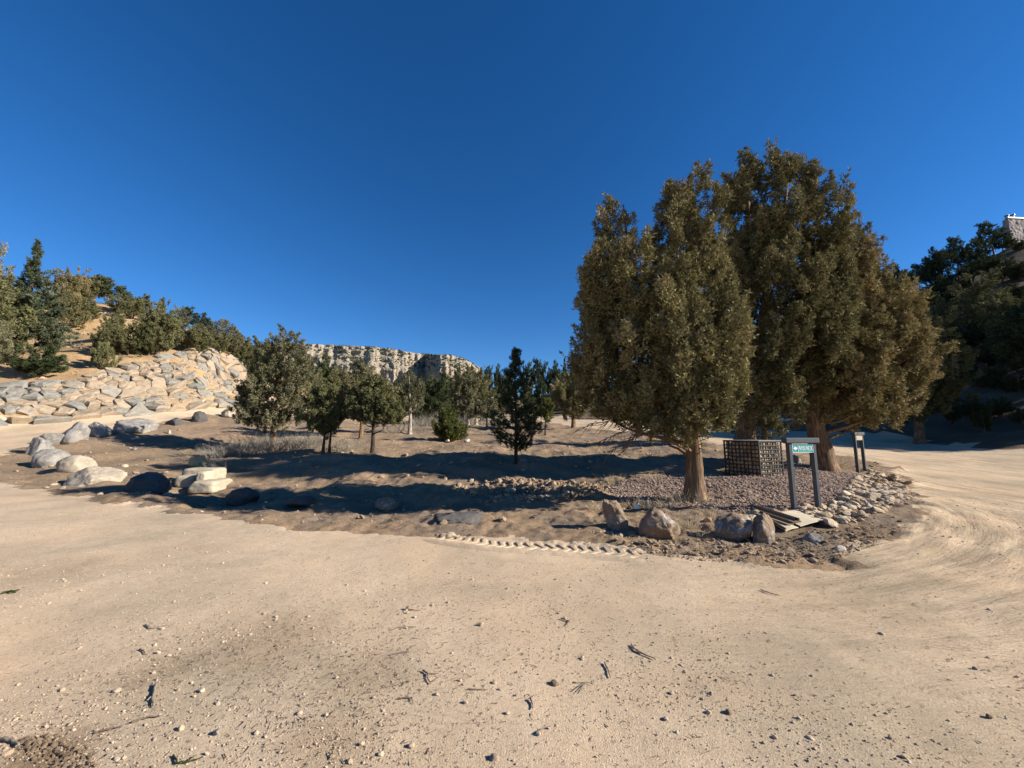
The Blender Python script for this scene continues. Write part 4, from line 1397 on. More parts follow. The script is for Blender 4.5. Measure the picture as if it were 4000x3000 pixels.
# the big junipers on the right
b = base_at(2715, 1950, 8.7)
Y = b[1]
build_tree('juniper_tree', 'big juniper with two spires nearest the road, its thick trunk left of the caged stones', 'tree', b,
  env_px([(2437, 745), (2490, 800), (2505, 900), (2525, 1080), (2575, 860), (2605, 770), (2638, 702), (2682, 686), (2747, 696), (2800, 750), (2830, 850), (2860, 1000), (2880, 1200), (2890, 1400), (2870, 1580), (2820, 1690), (2730, 1745), (2640, 1735), (2560, 1695), (2450, 1680), (2340, 1640), (2270, 1560), (2230, 1460), (2183, 1396), (2231, 1326), (2275, 1300), (2242, 1228), (2220, 1147), (2237, 1092), (2286, 1044), (2329, 984), (2324, 897), (2383, 778)], b, Y),
  'juniper', 'bark', 1, n_clump=800, axis_up=1.5, axis_out=0.5, squeeze=1.04, bough=(190, 9, 0.95, 0.185), fill=0.6, hollow=0.47, clump=(0.5, 0.25), nt=72, kdepth=1.1, ns=3, spike=0.072, width=0.031, r0=0.17, mind=0.145, n_limbs=26,
  trunks=[([rel(2715, 1965, Y, b), rel(2712, 1800, Y, b), rel(2700, 1640, Y, b), rel(2695, 1300, Y, b, 0.1), rel(2690, 1000, Y, b), rel(2685, 760, Y, b)], 0.17),
          ([rel(2704, 1560, Y, b), rel(2640, 1350, Y, b, -0.2), rel(2530, 1190, Y, b, -0.3), rel(2450, 1060, Y, b, -0.2), rel(2435, 800, Y, b)], 0.10),
          ([rel(2704, 1580, Y, b), rel(2600, 1470, Y, b, 0.3), rel(2400, 1300, Y, b, 0.2), rel(2300, 1150, Y, b, 0.2)], 0.07)],
  bare=30, twig_r=0.006, surf=0.5)
b = base_at(2905, 1700, 12.2)
Y = b[1]
build_tree('juniper_tree', 'tallest juniper, standing right behind the caged stones with many pointed tops', 'tree', b,
  env_px([(2800, 745), (2850, 690), (2882, 615), (2920, 585), (2953, 615), (2996, 650), (3018, 670), (3050, 600), (3105, 604), (3159, 648), (3208, 707), (3240, 760), (3268, 707), (3280, 760), (3322, 794), (3322, 865), (3284, 897), (3320, 950), (3330, 1100), (3330, 1300), (3300, 1450), (3200, 1560), (3080, 1650), (3020, 1730), (2960, 1745), (2880, 1700), (2830, 1600), (2820, 1400), (2770, 1100), (2775, 900)], b, Y),
  'juniper', 'bark', 2, n_clump=820, axis_up=1.5, axis_out=0.5, squeeze=1.0, bough=(200, 9, 1.2, 0.21), fill=0.5, hollow=0.50, clump=(0.66, 0.32), nt=68, ns=3, spike=0.092, width=0.040, r0=0.24, mind=0.19, n_limbs=26,
  trunks=[([rel(2905, 1760, Y, b), rel(2915, 1600, Y, b), rel(2925, 1300, Y, b), rel(2925, 900, Y, b), rel(2920, 650, Y, b)], 0.24), ([rel(2915, 1500, Y, b), rel(3000, 1200, Y, b, 0.3), rel(3070, 900, Y, b, 0.2), rel(3080, 650, Y, b)], 0.13), ([rel(2915, 1450, Y, b), rel(3080, 1200, Y, b, -0.3), rel(3200, 1000, Y, b, -0.3), rel(3280, 800, Y, b)], 0.11)],
  bare=30, twig_r=0.007, tint_bias=0.04, surf=0.55)
b = base_at(3225, 1825, 13.2)
Y = b[1]
build_tree('juniper_tree', 'golden brown spreading juniper with a leaning trunk behind the street sign', 'tree', b,
  env_px([(3290, 840), (3350, 880), (3375, 940), (3405, 960), (3430, 1010), (3455, 1000), (3485, 1050), (3490, 1110), (3520, 1150), (3560, 1200), (3604, 1255), (3635, 1318), (3650, 1380), (3640, 1470), (3610, 1560), (3540, 1640), (3430, 1670), (3300, 1650), (3180, 1660), (3080, 1620), (3020, 1500), (3040, 1250), (3100, 1050), (3200, 950)], b, Y),
  'juniper_gold', 'bark', 3, n_clump=850, axis_up=1.1, axis_out=0.6, squeeze=0.93, bough=(190, 9, 1.1, 0.24), fill=0.5, hollow=0.48, clump=(0.68, 0.33), nt=68, kdepth=0.8, ns=3, spike=0.097, width=0.042, r0=0.29, mind=0.2, n_limbs=26,
  trunks=[([rel(3228, 1850, Y, b), rel(3205, 1720, Y, b), rel(3172, 1590, Y, b), rel(3200, 1350, Y, b), rel(3270, 1150, Y, b), rel(3310, 980, Y, b)], 0.29), ([rel(3185, 1640, Y, b), rel(3320, 1480, Y, b, -0.3), rel(3460, 1330, Y, b, -0.3), rel(3540, 1270, Y, b)], 0.13)],
  bare=45, twig_r=0.008, tint_bias=0.05, surf=0.55)
b = base_at(3592, 1736, 25)
Y = b[1]
build_tree('juniper_tree', 'green juniper at the foot of the dark slope across the road on the right', 'tree', b,
  env_px([(3575, 1190), (3625, 1250), (3690, 1330), (3730, 1390), (3800, 1420), (3795, 1480), (3740, 1540), (3690, 1600), (3600, 1650), (3500, 1640), (3440, 1560), (3480, 1300)], b, Y),
  'olive', 'bark', 4, n_clump=230, clump=(0.95, 0.4), nt=110, spike=0.14, width=0.05, r0=0.27, mind=0.42, n_limbs=14, twig_r=0.016, bare=20, tint_bias=-0.05)
b = base_at(2990, 1720, 20)
Y = b[1]
build_tree('juniper_tree', 'slim trunked juniper half hidden behind the tallest juniper', 'tree', b,
  env_px([(3010, 1150), (3080, 1300), (3100, 1480), (3060, 1600), (2990, 1650), (2920, 1600), (2890, 1450), (2940, 1250)], b, Y),
  'olive', 'bark_dark', 5, n_clump=110, clump=(0.8, 0.34), nt=90, spike=0.12, width=0.045, r0=0.14, n_limbs=8, twig_r=0.014)

# trees of the middle ground
MID = [
 (1062, 1748, 20, [(1126, 1282), (1167, 1309), (1189, 1340), (1225, 1381), (1244, 1431), (1257, 1485), (1235, 1544), (1215, 1600), (1171, 1657), (1126, 1690), (1058, 1694), (990, 1660), (930, 1640), (918, 1566), (941, 1503), (985, 1453), (1004, 1386), (1031, 1327), (1058, 1300), (1078, 1345), (1103, 1295)],
  'greyolive', 'bark', 0.16, 'broad grey green juniper above the grey shrubs at the wash', dict(n_clump=330, clump=(0.62, 0.25), nt=95, spike=0.095, width=0.034, mind=0.29, bare=60, n_limbs=20, dead=0.3, dead_mat='bark_pale')),
 (1272, 1776, 17, [(1216, 1517), (1262, 1500), (1307, 1521), (1334, 1566), (1352, 1634), (1330, 1680), (1284, 1710), (1216, 1690), (1180, 1639), (1189, 1566)],
  'olive', 'bark_dark', 0.08, 'small dense juniper with two thin trunks on the mound', dict(n_clump=190, clump=(0.42, 0.19), nt=110, spike=0.085, width=0.031, mind=0.2, n_limbs=12, twin=True)),
 (1455, 1776, 17, [(1460, 1462), (1501, 1485), (1542, 1530), (1569, 1575), (1583, 1620), (1555, 1666), (1487, 1658), (1420, 1665), (1370, 1640), (1357, 1585), (1379, 1530), (1406, 1485)],
  'olive', 'bark_dark', 0.10, 'round topped small juniper on a single dark trunk on the mound', dict(n_clump=230, clump=(0.44, 0.2), nt=105, spike=0.085, width=0.031, mind=0.2, n_limbs=18, bare=40, dead_mat='twig')),
 (1410, 1690, 25, [(1411, 1392), (1450, 1430), (1500, 1500), (1520, 1570), (1480, 1630), (1400, 1650), (1330, 1620), (1320, 1540), (1350, 1460)],
  'greyolive', 'bark', 0.14, 'taller pale juniper standing behind the round topped one', dict(n_clump=160, clump=(0.75, 0.32), nt=90, spike=0.115, width=0.042, mind=0.32, n_limbs=12, bare=20)),
 (1600, 1706, 28, [(1596, 1422), (1632, 1462), (1650, 1503), (1668, 1550), (1664, 1590), (1632, 1612), (1590, 1600), (1560, 1566), (1551, 1503), (1569, 1453)],
  'greyolive', 'bark_pale', 0.15, 'sparse half dead tree with a pale bare trunk in the clearing', dict(n_clump=90, clump=(0.6, 0.25), nt=60, spike=0.11, width=0.038, mind=0.32, n_limbs=14, bare=60, dead=0.5, dead_mat='bark_pale', twig_r=0.018)),
 (1760, 1717, 24, [(1752, 1590), (1777, 1625), (1809, 1657), (1824, 1693), (1808, 1722), (1712, 1722), (1689, 1695), (1700, 1657), (1723, 1620)],
  'bright', 'bark', 0.08, 'dense green cone shaped juniper bush rooted in the clearing', dict(n_clump=150, clump=(0.5, 0.2), nt=110, spike=0.10, width=0.036, mind=0.22, n_limbs=6)),
 (1828, 1672, 38, [(1826, 1450), (1870, 1490), (1880, 1560), (1870, 1625), (1815, 1640), (1765, 1615), (1760, 1540), (1785, 1480)],
  'greyolive', 'bark_pale', 0.17, 'tall grey green juniper left of the group in the clearing', dict(n_clump=130, clump=(1.0, 0.42), nt=80, spike=0.16, width=0.06, mind=0.45, n_limbs=10, bare=25, dead=0.3, dead_mat='bark_pale', twig_r=0.02)),
 (1860, 1668, 39, [(1865, 1445), (1905, 1480), (1935, 1535), (1950, 1590), (1925, 1630), (1870, 1635), (1840, 1590), (1840, 1500)],
  'olive', 'bark_pale', 0.17, 'fuller green juniper on a pale trunk in the middle of the group', dict(n_clump=120, clump=(1.0, 0.42), nt=80, spike=0.16, width=0.06, mind=0.45, n_limbs=10, twig_r=0.02)),
 (1902, 1674, 36, [(1900, 1560), (1930, 1580), (1945, 1610), (1925, 1640), (1885, 1640), (1870, 1600)],
  'greyolive', 'bark_pale', 0.10, 'short juniper with a slanting pale trunk right of the group', dict(n_clump=60, clump=(0.7, 0.3), nt=80, spike=0.14, width=0.05, mind=0.3, n_limbs=6, twig_r=0.018)),
 (2130, 1692, 27, [(2130, 1555), (2155, 1575), (2168, 1610), (2155, 1640), (2120, 1652), (2095, 1630), (2100, 1590)],
  'bright', 'bark_dark', 0.07, 'little round bright green juniper right of the pinyon sapling', dict(n_clump=90, clump=(0.5, 0.22), nt=100, spike=0.10, width=0.036, mind=0.22, n_limbs=6)),
 (2240, 1668, 34, [(2225, 1455), (2280, 1480), (2330, 1540), (2320, 1610), (2260, 1640), (2180, 1625), (2140, 1570), (2170, 1500)],
  'juniper', 'bark', 0.2, 'brownish juniper with a forked trunk left of the bare hanging branches', dict(n_clump=150, clump=(0.95, 0.4), nt=85, spike=0.15, width=0.056, mind=0.42, n_limbs=10, twig_r=0.02)),
 (1700, 1650, 44, [(1680, 1480), (1740, 1500), (1770, 1560), (1740, 1630), (1650, 1640), (1600, 1580), (1630, 1510)],
  'pinyon', 'bark_dark', 0.2, 'dark green tree behind the half dead pale trunk', dict(n_clump=110, clump=(1.1, 0.5), nt=80, spike=0.17, width=0.065, mind=0.5, n_limbs=8, twig_r=0.02)),
]
for k, (u, v, Y, L, leaf, bark, r0, lab, kw) in enumerate(MID):
    b = base_at(u, v, Y)
    Y = b[1]
    kw = dict(kw)
    twin = kw.pop('twin', False)
    if twin:
        kw['trunks'] = [([(-0.12, 0, -0.2), (-0.12, 0, 0.5), (-0.05, 0, 1.2), (-0.25, 0, 2.3)], 0.07), ([(0.13, 0.05, -0.2), (0.14, 0, 0.5), (0.2, 0, 1.2), (0.3, 0, 2.2)], 0.065)]
    build_tree('juniper_bush' if 'bush' in lab else 'juniper_tree' if k != 11 else 'pinyon_tree', lab, 'bush' if 'bush' in lab else 'tree', b, env_px(L, b, Y), leaf, bark, 50 + k, r0=r0, **kw)

# the pinyon sapling: whorled open branches with clubs of needles
def sapling():
    rng = np.random.default_rng(77)
    b = base_at(2015, 1816, 14)
    Y = b[1]
    root = thing('pinyon_sapling', b, 'dark young pinyon with open tiered branches in the middle of the mound', 'tree')
    H = P(2010, 1365, Y)[2] - b[2]
    mb = MB()
    tr = np.array([(0, 0, -0.2), (0.01, 0, H * 0.3), (-0.02, 0, H * 0.65), (-0.04, 0, H)])
    s = np.linspace(0, 3, 16)
    tp = np.stack([np.interp(s, range(4), tr[:, i]) for i in range(3)], 1)
    mb.tube(tp, np.linspace(0.075, 0.012, 16), 10)
    k = mpp(1600, Y)
    prof_z = np.array([1760, 1720, 1690, 1640, 1600, 1550, 1480, 1420, 1380])
    prof_w = np.array([55, 100, 122, 108, 100, 78, 52, 34, 15]) * k
    C, A, Ls = [], [], []
    for v in np.linspace(1745, 1372, 26):
        z = P(2010, v, Y)[2] - b[2]
        w = np.interp(-v, -prof_z, prof_w)
        nb = 5
        for q in range(nb):
            a = rng.uniform(0, 6.28)
            ln = w * rng.uniform(0.7, 1.08)
            z0 = z - ln * (0.3 if v > 1650 else 0.4)
            p0 = np.array([np.interp(z0, tp[:, 2], tp[:, 0]), 0, z0])
            e = p0 + np.array([math.cos(a) * ln, math.sin(a) * ln, ln * (0.5 if v > 1640 else 0.4)])
            B = bez(p0, (p0 + e) / 2 - np.array([0, 0, ln * 0.12]), e, 7)
            mb.tube(B, np.linspace(0.006 + 0.014 * ln, 0.004, 7), 5)
            for t in np.linspace(0.55 if v > 1650 else 0.4, 1, 3 + int(ln * 3.6)):
                i = min(5, int(t * 6)); f = t * 6 - i
                p = B[i] * (1 - f) + B[i + 1] * f + rng.normal(0, 0.035 + 0.03 * ln, 3)
                C.append(p); d = (B[i + 1] - B[i]); d = d / np.linalg.norm(d) + np.array([0, 0, 0.5]) + rng.normal(0, 0.35, 3)
                A.append(d / np.linalg.norm(d))
    C, A = np.array(C), np.array(A)
    for i in range(8):
        C = np.vstack([C, [-0.04, 0, H - 0.03 - i * 0.11] + rng.normal(0, 0.02, 3)]); A = np.vstack([A, [0, 0, 1]])
    link('trunk', mb.mesh('trunk', M['bark_dark'], True), root)
    n = len(C)
    V, T, tn = foliage(C, A, np.full(n, 0.17), np.full(n, 0.055), 24, 0.072, 0.017, rng, 3, 0.35, 0.9)
    link('crown', new_mesh('crown', V, [T], M['pinyon'], attr={'tint': tn}), root)
    print('sapling clumps', n)
sapling()

# bare drooping branches at the lower left of the big juniper
def droop():
    rng = np.random.default_rng(9)
    root = [o for o in COL.objects if o.name == 'juniper_tree'][0]
    off = np.array(root.location)
    mb = MB()
    Y = 8.3
    def pt(u, v, dy=0): return P(u, v, Y + dy) - off
    mains = [[(2690, 1560), (2600, 1600), (2500, 1640), (2430, 1640), (2330, 1650), (2250, 1680)], [(2690, 1600), (2580, 1650), (2480, 1700), (2430, 1740), (2370, 1765)], [(2690, 1580), (2560, 1640), (2480, 1660), (2400, 1700), (2300, 1740)], [(2600, 1600), (2500, 1660), (2470, 1720), (2440, 1760)]]
    for mpts in mains:
        dy = rng.uniform(-0.5, 0.4)
        pts = np.array([pt(u, v, dy) for u, v in mpts])
        s = np.linspace(0, len(pts) - 1, 24)
        B = np.stack([np.interp(s, range(len(pts)), pts[:, i]) for i in range(3)], 1) + rng.normal(0, 0.012, (24, 3))
        mb.tube(B, np.linspace(0.02, 0.006, 24), 5)
        for k in range(26):
            i = int(rng.integers(8, 23))
            a = B[i]
            ln = rng.uniform(0.15, 0.55)
            dr = np.array([-rng.uniform(0.2, 1.0), rng.normal(0, 0.5), -rng.uniform(0.1, 0.9)]); dr /= np.linalg.norm(dr)
            e = a + dr * ln
            m_ = (a + e) / 2 + np.array([-0.1, 0, -0.10]) * ln * 2
            e2 = e + np.array([0.05 * ln, 0, rng.uniform(0, 0.25) * ln])
            mb.tube(bez(a, m_, e2, 7), np.linspace(0.006, 0.0025, 7), 4, False)
    link('bare_branches', mb.mesh('bare_branches', M['twig'], True), root)
droop()

# ---- prototypes for the hillsides and the woods, copied as individual trees
def proto(kind, seed):
    rng = np.random.default_rng(seed)
    def jit(L, a=0.12): return [(x + rng.normal(0, a), z + rng.normal(0, a)) for x, z in L]
    if kind == 'round':
        L = jit([(-0.4, 0.35), (-1.5, 0.6), (-2.0, 2.0), (-1.7, 3.6), (-0.9, 4.6), (0.1, 5.0), (1.0, 4.5), (1.7, 3.5), (2.0, 2.1), (1.5, 0.7), (0.4, 0.35)], 0.2)
        kw = dict(n_clump=150, clump=(0.8, 0.34), nt=58, spike=0.14, width=0.058, mind=0.34, n_limbs=10)
    elif kind == 'tall':
        L = jit([(-0.3, 0.2), (-1.2, 0.6), (-1.35, 2.0), (-1.0, 3.5), (-0.5, 4.6), (0.05, 5.2), (0.5, 4.5), (1.0, 3.4), (1.35, 2.0), (1.1, 0.6), (0.3, 0.2)], 0.15)
        kw = dict(n_clump=130, clump=(0.75, 0.3), nt=58, spike=0.13, width=0.053, mind=0.3, n_limbs=10)
    elif kind == 'flat':
        L = jit([(-0.3, 1.4), (-1.3, 1.7), (-2.1, 2.8), (-1.8, 3.7), (-0.9, 4.4), (0.2, 4.9), (1.4, 4.5), (2.0, 3.5), (1.8, 2.4), (1.0, 1.8), (0.3, 1.4)], 0.25)
        kw = dict(n_clump=130, clump=(0.75, 0.36), nt=58, spike=0.14, width=0.058, mind=0.34, n_limbs=12, kind_shape='pinyon')
    elif kind == 'fir':
        L = [(-0.2, 0.5), (-1.5, 0.55), (-1.25, 1.3), (-1.3, 1.5), (-1.0, 2.4), (-0.7, 3.3), (-0.35, 4.3), (0, 5.0), (0.35, 4.3), (0.7, 3.3), (1.0, 2.4), (1.3, 1.5), (1.25, 1.3), (1.5, 0.55), (0.2, 0.5)]
        kw = dict(n_clump=230, clump=(0.55, 0.2), nt=70, spike=0.09, width=0.034, mind=0.2, n_limbs=20, kind_shape='pinyon', leader=True)
    elif kind == 'bush':
        L = jit([(-0.8, 0.05), (-1.6, 0.4), (-1.5, 1.2), (-0.7, 1.8), (0.2, 2.0), (1.1, 1.5), (1.6, 0.8), (1.2, 0.1)], 0.12)
        kw = dict(n_clump=70, clump=(0.6, 0.26), nt=80, spike=0.12, width=0.046, mind=0.25, n_limbs=5)
    return L, kw
PROTO = {}
def get_proto(kind, leaf, var=0):
    key = (kind, leaf, var)
    if key not in PROTO:
        L, kw = proto(kind, hash((len(kind), var * 7 + 3)) % 1000 + var)
        nm = {'fir': 'fir_tree', 'flat': 'pinyon_tree', 'bush': 'juniper_bush'}.get(kind, 'juniper_tree')
        t = build_tree(nm, 'x', 'tree', (0, 0, 0), L, leaf, 'bark', 900 + len(PROTO), side_shrink=False, r0=0.15, twig_r=0.018, trunk_sides=8, **kw)
        PROTO[key] = [t, False, max(z for x, z in L)]
    return PROTO[key]

_rt = np.random.default_rng(99)
def put_tree(kind, leaf, u, vtop, Y, label, group, wpx=None, var=None, sink=0.15):
    var = int(_rt.integers(0, 2)) if var is None else var
    if kind != 'round': var = 0
    pr = get_proto(kind, leaf, var)
    top = P(u, vtop, Y)
    z = float(h0(np.array([top[0]]), np.array([top[1]]))[0]) - sink
    H = top[2] - z
    if H < 0.8: H = 1.6
    sz = H / pr[2]
    sw = sz
    if wpx:
        half = {'round': 2.0, 'tall': 1.35, 'flat': 2.05, 'fir': 1.5, 'bush': 1.6}[kind]
        sw = wpx / 2 * mpp(vtop, Y) / half / 1.3
    sw = min(max(sw, sz * 0.45), sz * 1.7)
    cat = 'bush' if kind == 'bush' else 'tree'
    rz = _rt.uniform(0, 6.28)
    if not pr[1]:
        t = pr[0]; pr[1] = True
        t.location = (top[0], top[1], z); t.rotation_euler = (0, 0, rz); t.scale = (sw, sw, sz)
    else:
        t = copy_thing(pr[0], (top[0], top[1], z), rz, (sw, sw, sz))
    t['label'] = label; t['category'] = cat
    if group: t['group'] = group
    elif 'group' in t: del t['group']
    return t

GL = 'trees on the tan hillside above the stone bank'
HL = [   # kind, foliage, u, top v, foot v, label, width, variant
 ('fir', 'fir', 150, 950, 1392, 'tall blue green conical fir on the left hillside', 290, 0),
 ('tall', 'greyolive', 5, 935, 1330, 'grey tree cut by the left picture edge behind the fir', 130, 0),
 ('round', 'olive', 30, 1075, 1410, 'bushy olive juniper left of the fir at the picture edge', 250, 0),
 ('round', 'greyolive', -10, 1240, 1440, 'pale grey green juniper lowest at the left picture edge', 150, 1),
 ('bush', 'pinyon', 160, 1366, 1468, 'low wide spreading bush at the foot of the fir', 260, 0),
 ('round', 'juniper_gold', 275, 1045, 1215, 'reddish brown round juniper on the ridge right of the fir', 130, 0),
 ('round', 'juniper_gold', 330, 1052, 1205, 'second reddish brown juniper on the ridge, right of the first', 120, 1),
 ('round', 'juniper', 285, 1130, 1290, 'brown green juniper below the reddish pair on the ridge', 140, 0),
 ('flat', 'olive', 385, 1076, 1200, 'green flat topped juniper on the ridge right of the reddish pair', 110, 0),
 ('flat', 'pinyon', 440, 1086, 1205, 'wind swept pinyon with a pale leaning trunk on the ridge', 115, 1),
 ('round', 'olive', 350, 1170, 1250, 'low olive juniper under the flat topped one', 90, 1),
 ('round', 'olive', 490, 1140, 1232, 'dark round juniper on the ridge above the bare slope', 115, 0),
 ('round', 'olive', 530, 1160, 1245, 'small dark juniper beside the one with a bare grey trunk', 90, 1),
 ('flat', 'olive', 570, 1152, 1270, 'juniper with a bare grey trunk on the ridge', 95, 0),
 ('bush', 'olive', 360, 1200, 1226, 'lone small bush on the bare tan slope', 44, 0),
 ('round', 'olive', 455, 1214, 1335, 'olive juniper in the middle of the bare slope', 110, 0),
 ('round', 'olive', 425, 1268, 1392, 'juniper left of the bare slope centre with dark shade beneath', 120, 1),
 ('round', 'olive', 515, 1262, 1388, 'full juniper right of the bare slope centre', 120, 0),
 ('bush', 'olive', 410, 1346, 1448, 'small green bush at the left top of the stone bank', 115, 0),
 ('round', 'olive', 640, 1172, 1402, 'largest dark juniper above the stone bank', 175, 0),
 ('round', 'olive', 600, 1235, 1396, 'juniper bulging left under the largest one above the bank', 120, 1),
 ('tall', 'greyolive', 705, 1198, 1335, 'tall grey juniper right of the largest one above the bank', 95, 0),
 ('flat', 'pinyon', 745, 1196, 1300, 'dark pinyon on the skyline above the right of the bank', 75, 0),
 ('tall', 'pinyon', 805, 1224, 1320, 'dark bluish pine standing alone on the skyline', 80, 0),
 ('round', 'olive', 775, 1262, 1386, 'round olive juniper at the top right of the bank', 150, 0),
 ('round', 'greyolive', 885, 1250, 1390, 'grey topped juniper behind the end of the stone bank', 140, 1),
 ('round', 'olive', 850, 1290, 1388, 'low juniper touching the right top of the bank', 110, 0),
 ('round', 'olive', 935, 1300, 1425, 'juniper sloping down to the bank end', 120, 1),
 ('round', 'pinyon', 980, 1333, 1480, 'dark tree where the left hill meets the broad grey juniper', 120, 0),
 ('round', 'olive', 1020, 1365, 1520, 'olive tree just left of the broad grey juniper', 110, 1),
 ('flat', 'pinyon', 1050, 1335, 1470, 'dark pinyon peeping above the hill end beside the grey juniper', 90, 1),
 ('round', 'pinyon', 1260, 1385, None, 'dark tree right behind the broad grey juniper', 130, 0),
 ('round', 'olive', 1310, 1430, None, 'olive tree between the broad grey juniper and the pale one', 120, 1),
 ('round', 'olive', 1500, 1475, None, 'olive tree in front of the cliff foot', 100, 0),
 ('round', 'pinyon', 1560, 1490, None, 'dark tree below the cliff left of the half dead trunk', 90, 1),
 ('round', 'pinyon', 1130, 1400, None, 'dark tree hidden behind the crown of the broad grey juniper', 120, 1),
]
for kd, lf, u, vt, vb, lab, w, var in HL:
    Y = 58.0 if vb is None else float(np.clip(hit(u, vb)[1], 26, 75))
    put_tree(kd, lf, u, vt, Y, lab, GL, w * 1.12, var)

ORD = ['first', 'second', 'third', 'fourth', 'fifth', 'sixth', 'seventh', 'eighth', 'ninth', 'tenth', 'eleventh', 'twelfth', 'thirteenth', 'fourteenth', 'fifteenth', 'sixteenth', 'seventeenth', 'eighteenth', 'nineteenth', 'twentieth']
def label_rows(items, rows):
    for lo, hi_, txt in rows:
        sel = sorted([t for t in items if lo <= t[1] < hi_], key=lambda t: t[0])
        for k, (u, Y, o) in enumerate(sel):
            o['label'] = txt % (ORD[k] if k < len(ORD) else str(k + 1) + 'th')
VT = []
GV = 'woods across the valley floor'
for u, vt, Y, kd, lf, w in [(1690, 1465, 62, 'round', 'olive', 70), (1735, 1455, 70, 'flat', 'pinyon', 70), (1790, 1440, 80, 'round', 'pinyon', 70), (1770, 1470, 60, 'round', 'olive', 70), (1850, 1430, 90, 'flat', 'pinyon', 60), (1905, 1428, 100, 'round', 'pinyon', 60), (1945, 1420, 105, 'round', 'pinyon', 45), (1965, 1470, 75, 'round', 'pinyon', 70),
    (1990, 1440, 100, 'round', 'pinyon', 55), (2060, 1415, 100, 'round', 'pinyon', 60), (2095, 1404, 104, 'flat', 'pinyon', 60), (2060, 1470, 72, 'tall', 'olive', 55), (2130, 1415, 98, 'round', 'pinyon', 50), (2165, 1408, 100, 'round', 'pinyon', 60), (2205, 1398, 104, 'fir', 'fir', 60), (2110, 1460, 75, 'round', 'pinyon', 60), (2160, 1480, 68, 'fir', 'fir', 55), (2200, 1450, 72, 'round', 'olive', 70),
    (2245, 1410, 95, 'round', 'pinyon', 70), (2290, 1400, 96, 'flat', 'pinyon', 70), (2340, 1420, 90, 'round', 'pinyon', 80), (2280, 1470, 66, 'round', 'pinyon', 60), (2380, 1470, 70, 'round', 'pinyon', 80), (2430, 1440, 85, 'round', 'pinyon', 60), (2480, 1480, 68, 'round', 'pinyon', 90), (2540, 1460, 75, 'round', 'pinyon', 80), (2600, 1500, 62, 'round', 'pinyon', 90), (2680, 1480, 66, 'flat', 'pinyon', 90),
    (2760, 1480, 64, 'round', 'pinyon', 90), (2850, 1470, 62, 'round', 'pinyon', 80), (2950, 1460, 58, 'round', 'pinyon', 100), (3060, 1440, 56, 'round', 'pinyon', 110), (3170, 1420, 54, 'round', 'pinyon', 110), (3280, 1400, 52, 'round', 'pinyon', 90), (3380, 1380, 50, 'round', 'pinyon', 120), (2350, 1560, 52, 'round', 'pinyon', 90), (2450, 1560, 50, 'bush', 'pinyon', 90), (2560, 1580, 48, 'bush', 'pinyon', 100), (2660, 1570, 46, 'round', 'pinyon', 100), (2760, 1570, 44, 'bush', 'pinyon', 110),
    (1540, 1585, 47, 'bush', 'olive', 80), (1640, 1590, 50, 'bush', 'pinyon', 90), (1690, 1600, 47, 'bush', 'greyolive', 80), (1745, 1590, 52, 'bush', 'pinyon', 90), (1790, 1600, 46, 'bush', 'olive', 80), (1880, 1585, 52, 'bush', 'pinyon', 80), (1930, 1595, 50, 'bush', 'olive', 80), (1600, 1530, 60, 'round', 'pinyon', 90), (1820, 1520, 66, 'round', 'pinyon', 80), (1460, 1560, 50, 'bush', 'pinyon', 90), (2070, 1560, 62, 'bush', 'pinyon', 70), (2010, 1560, 62, 'round', 'pinyon', 70), (1960, 1570, 60, 'bush', 'sageleaf', 60)]:
    lf = 'greyolive' if lf == 'sageleaf' else lf
    VT.append((u, Y, put_tree(kd, lf, u, vt, Y, 'x', GV, w * 1.35)))

label_rows(VT, [(90, 999, 'dark tree on the far wooded ridge, %s from the left'), (64, 90, 'dark tree in the middle of the valley wood, %s from the left'), (0, 64, 'dark tree fronting the valley wood by the far road, %s from the left')])
RT_ = []
GR = 'trees on the shaded right hillside'
RH = [(3470, 1100, 62, 'tall', 80), (3500, 1031, 66, 'tall', 90), (3545, 1060, 64, 'round', 80), (3580, 1035, 66, 'flat', 90), (3623, 1002, 66, 'round', 90), (3650, 963, 66, 'tall', 80), (3690, 970, 64, 'flat', 90), (3726, 930, 66, 'flat', 100), (3770, 955, 64, 'round', 90), (3815, 930, 64, 'round', 90), (3862, 866, 66, 'flat', 110), (3905, 900, 64, 'round', 80), (3945, 930, 62, 'round', 90), (3985, 940, 60, 'round', 100), (4030, 930, 60, 'flat', 110),
      (3520, 1150, 52, 'round', 120), (3590, 1120, 52, 'flat', 120), (3660, 1080, 54, 'round', 130), (3740, 1040, 54, 'round', 130), (3820, 1000, 54, 'flat', 130), (3900, 1000, 52, 'round', 130), (3980, 1020, 50, 'round', 130), (4060, 1000, 50, 'round', 140),
      (3560, 1230, 44, 'round', 130), (3640, 1200, 44, 'round', 140), (3720, 1160, 44, 'flat', 150), (3950, 1110, 42, 'round', 160), (4040, 1120, 40, 'round', 170), (3690, 1290, 38, 'round', 130), (3780, 1250, 38, 'round', 150), (3880, 1220, 38, 'round', 160), (3990, 1230, 35, 'round', 170), (4090, 1240, 33, 'round', 180), (3840, 1330, 34, 'bush', 170), (3940, 1340, 32, 'round', 150), (4040, 1350, 30, 'round', 170), (3750, 1400, 33, 'bush', 150), (3860, 1440, 30, 'bush', 160), (3970, 1470, 28, 'bush', 170), (3690, 1520, 29, 'bush', 120), (3780, 1560, 27, 'bush', 110), (3900, 1560, 26, 'bush', 140), (3720, 1620, 27, 'bush', 90), (3990, 1600, 24, 'bush', 120), (3840, 1640, 24.5, 'bush', 90), (3480, 1260, 50, 'round', 130), (3420, 1200, 58, 'round', 110)]
for u, vt, Y, kd, w in RH:
    RT_.append((u, Y, put_tree(kd, 'pinyon', u, vt, Y, 'x', GR, w)))
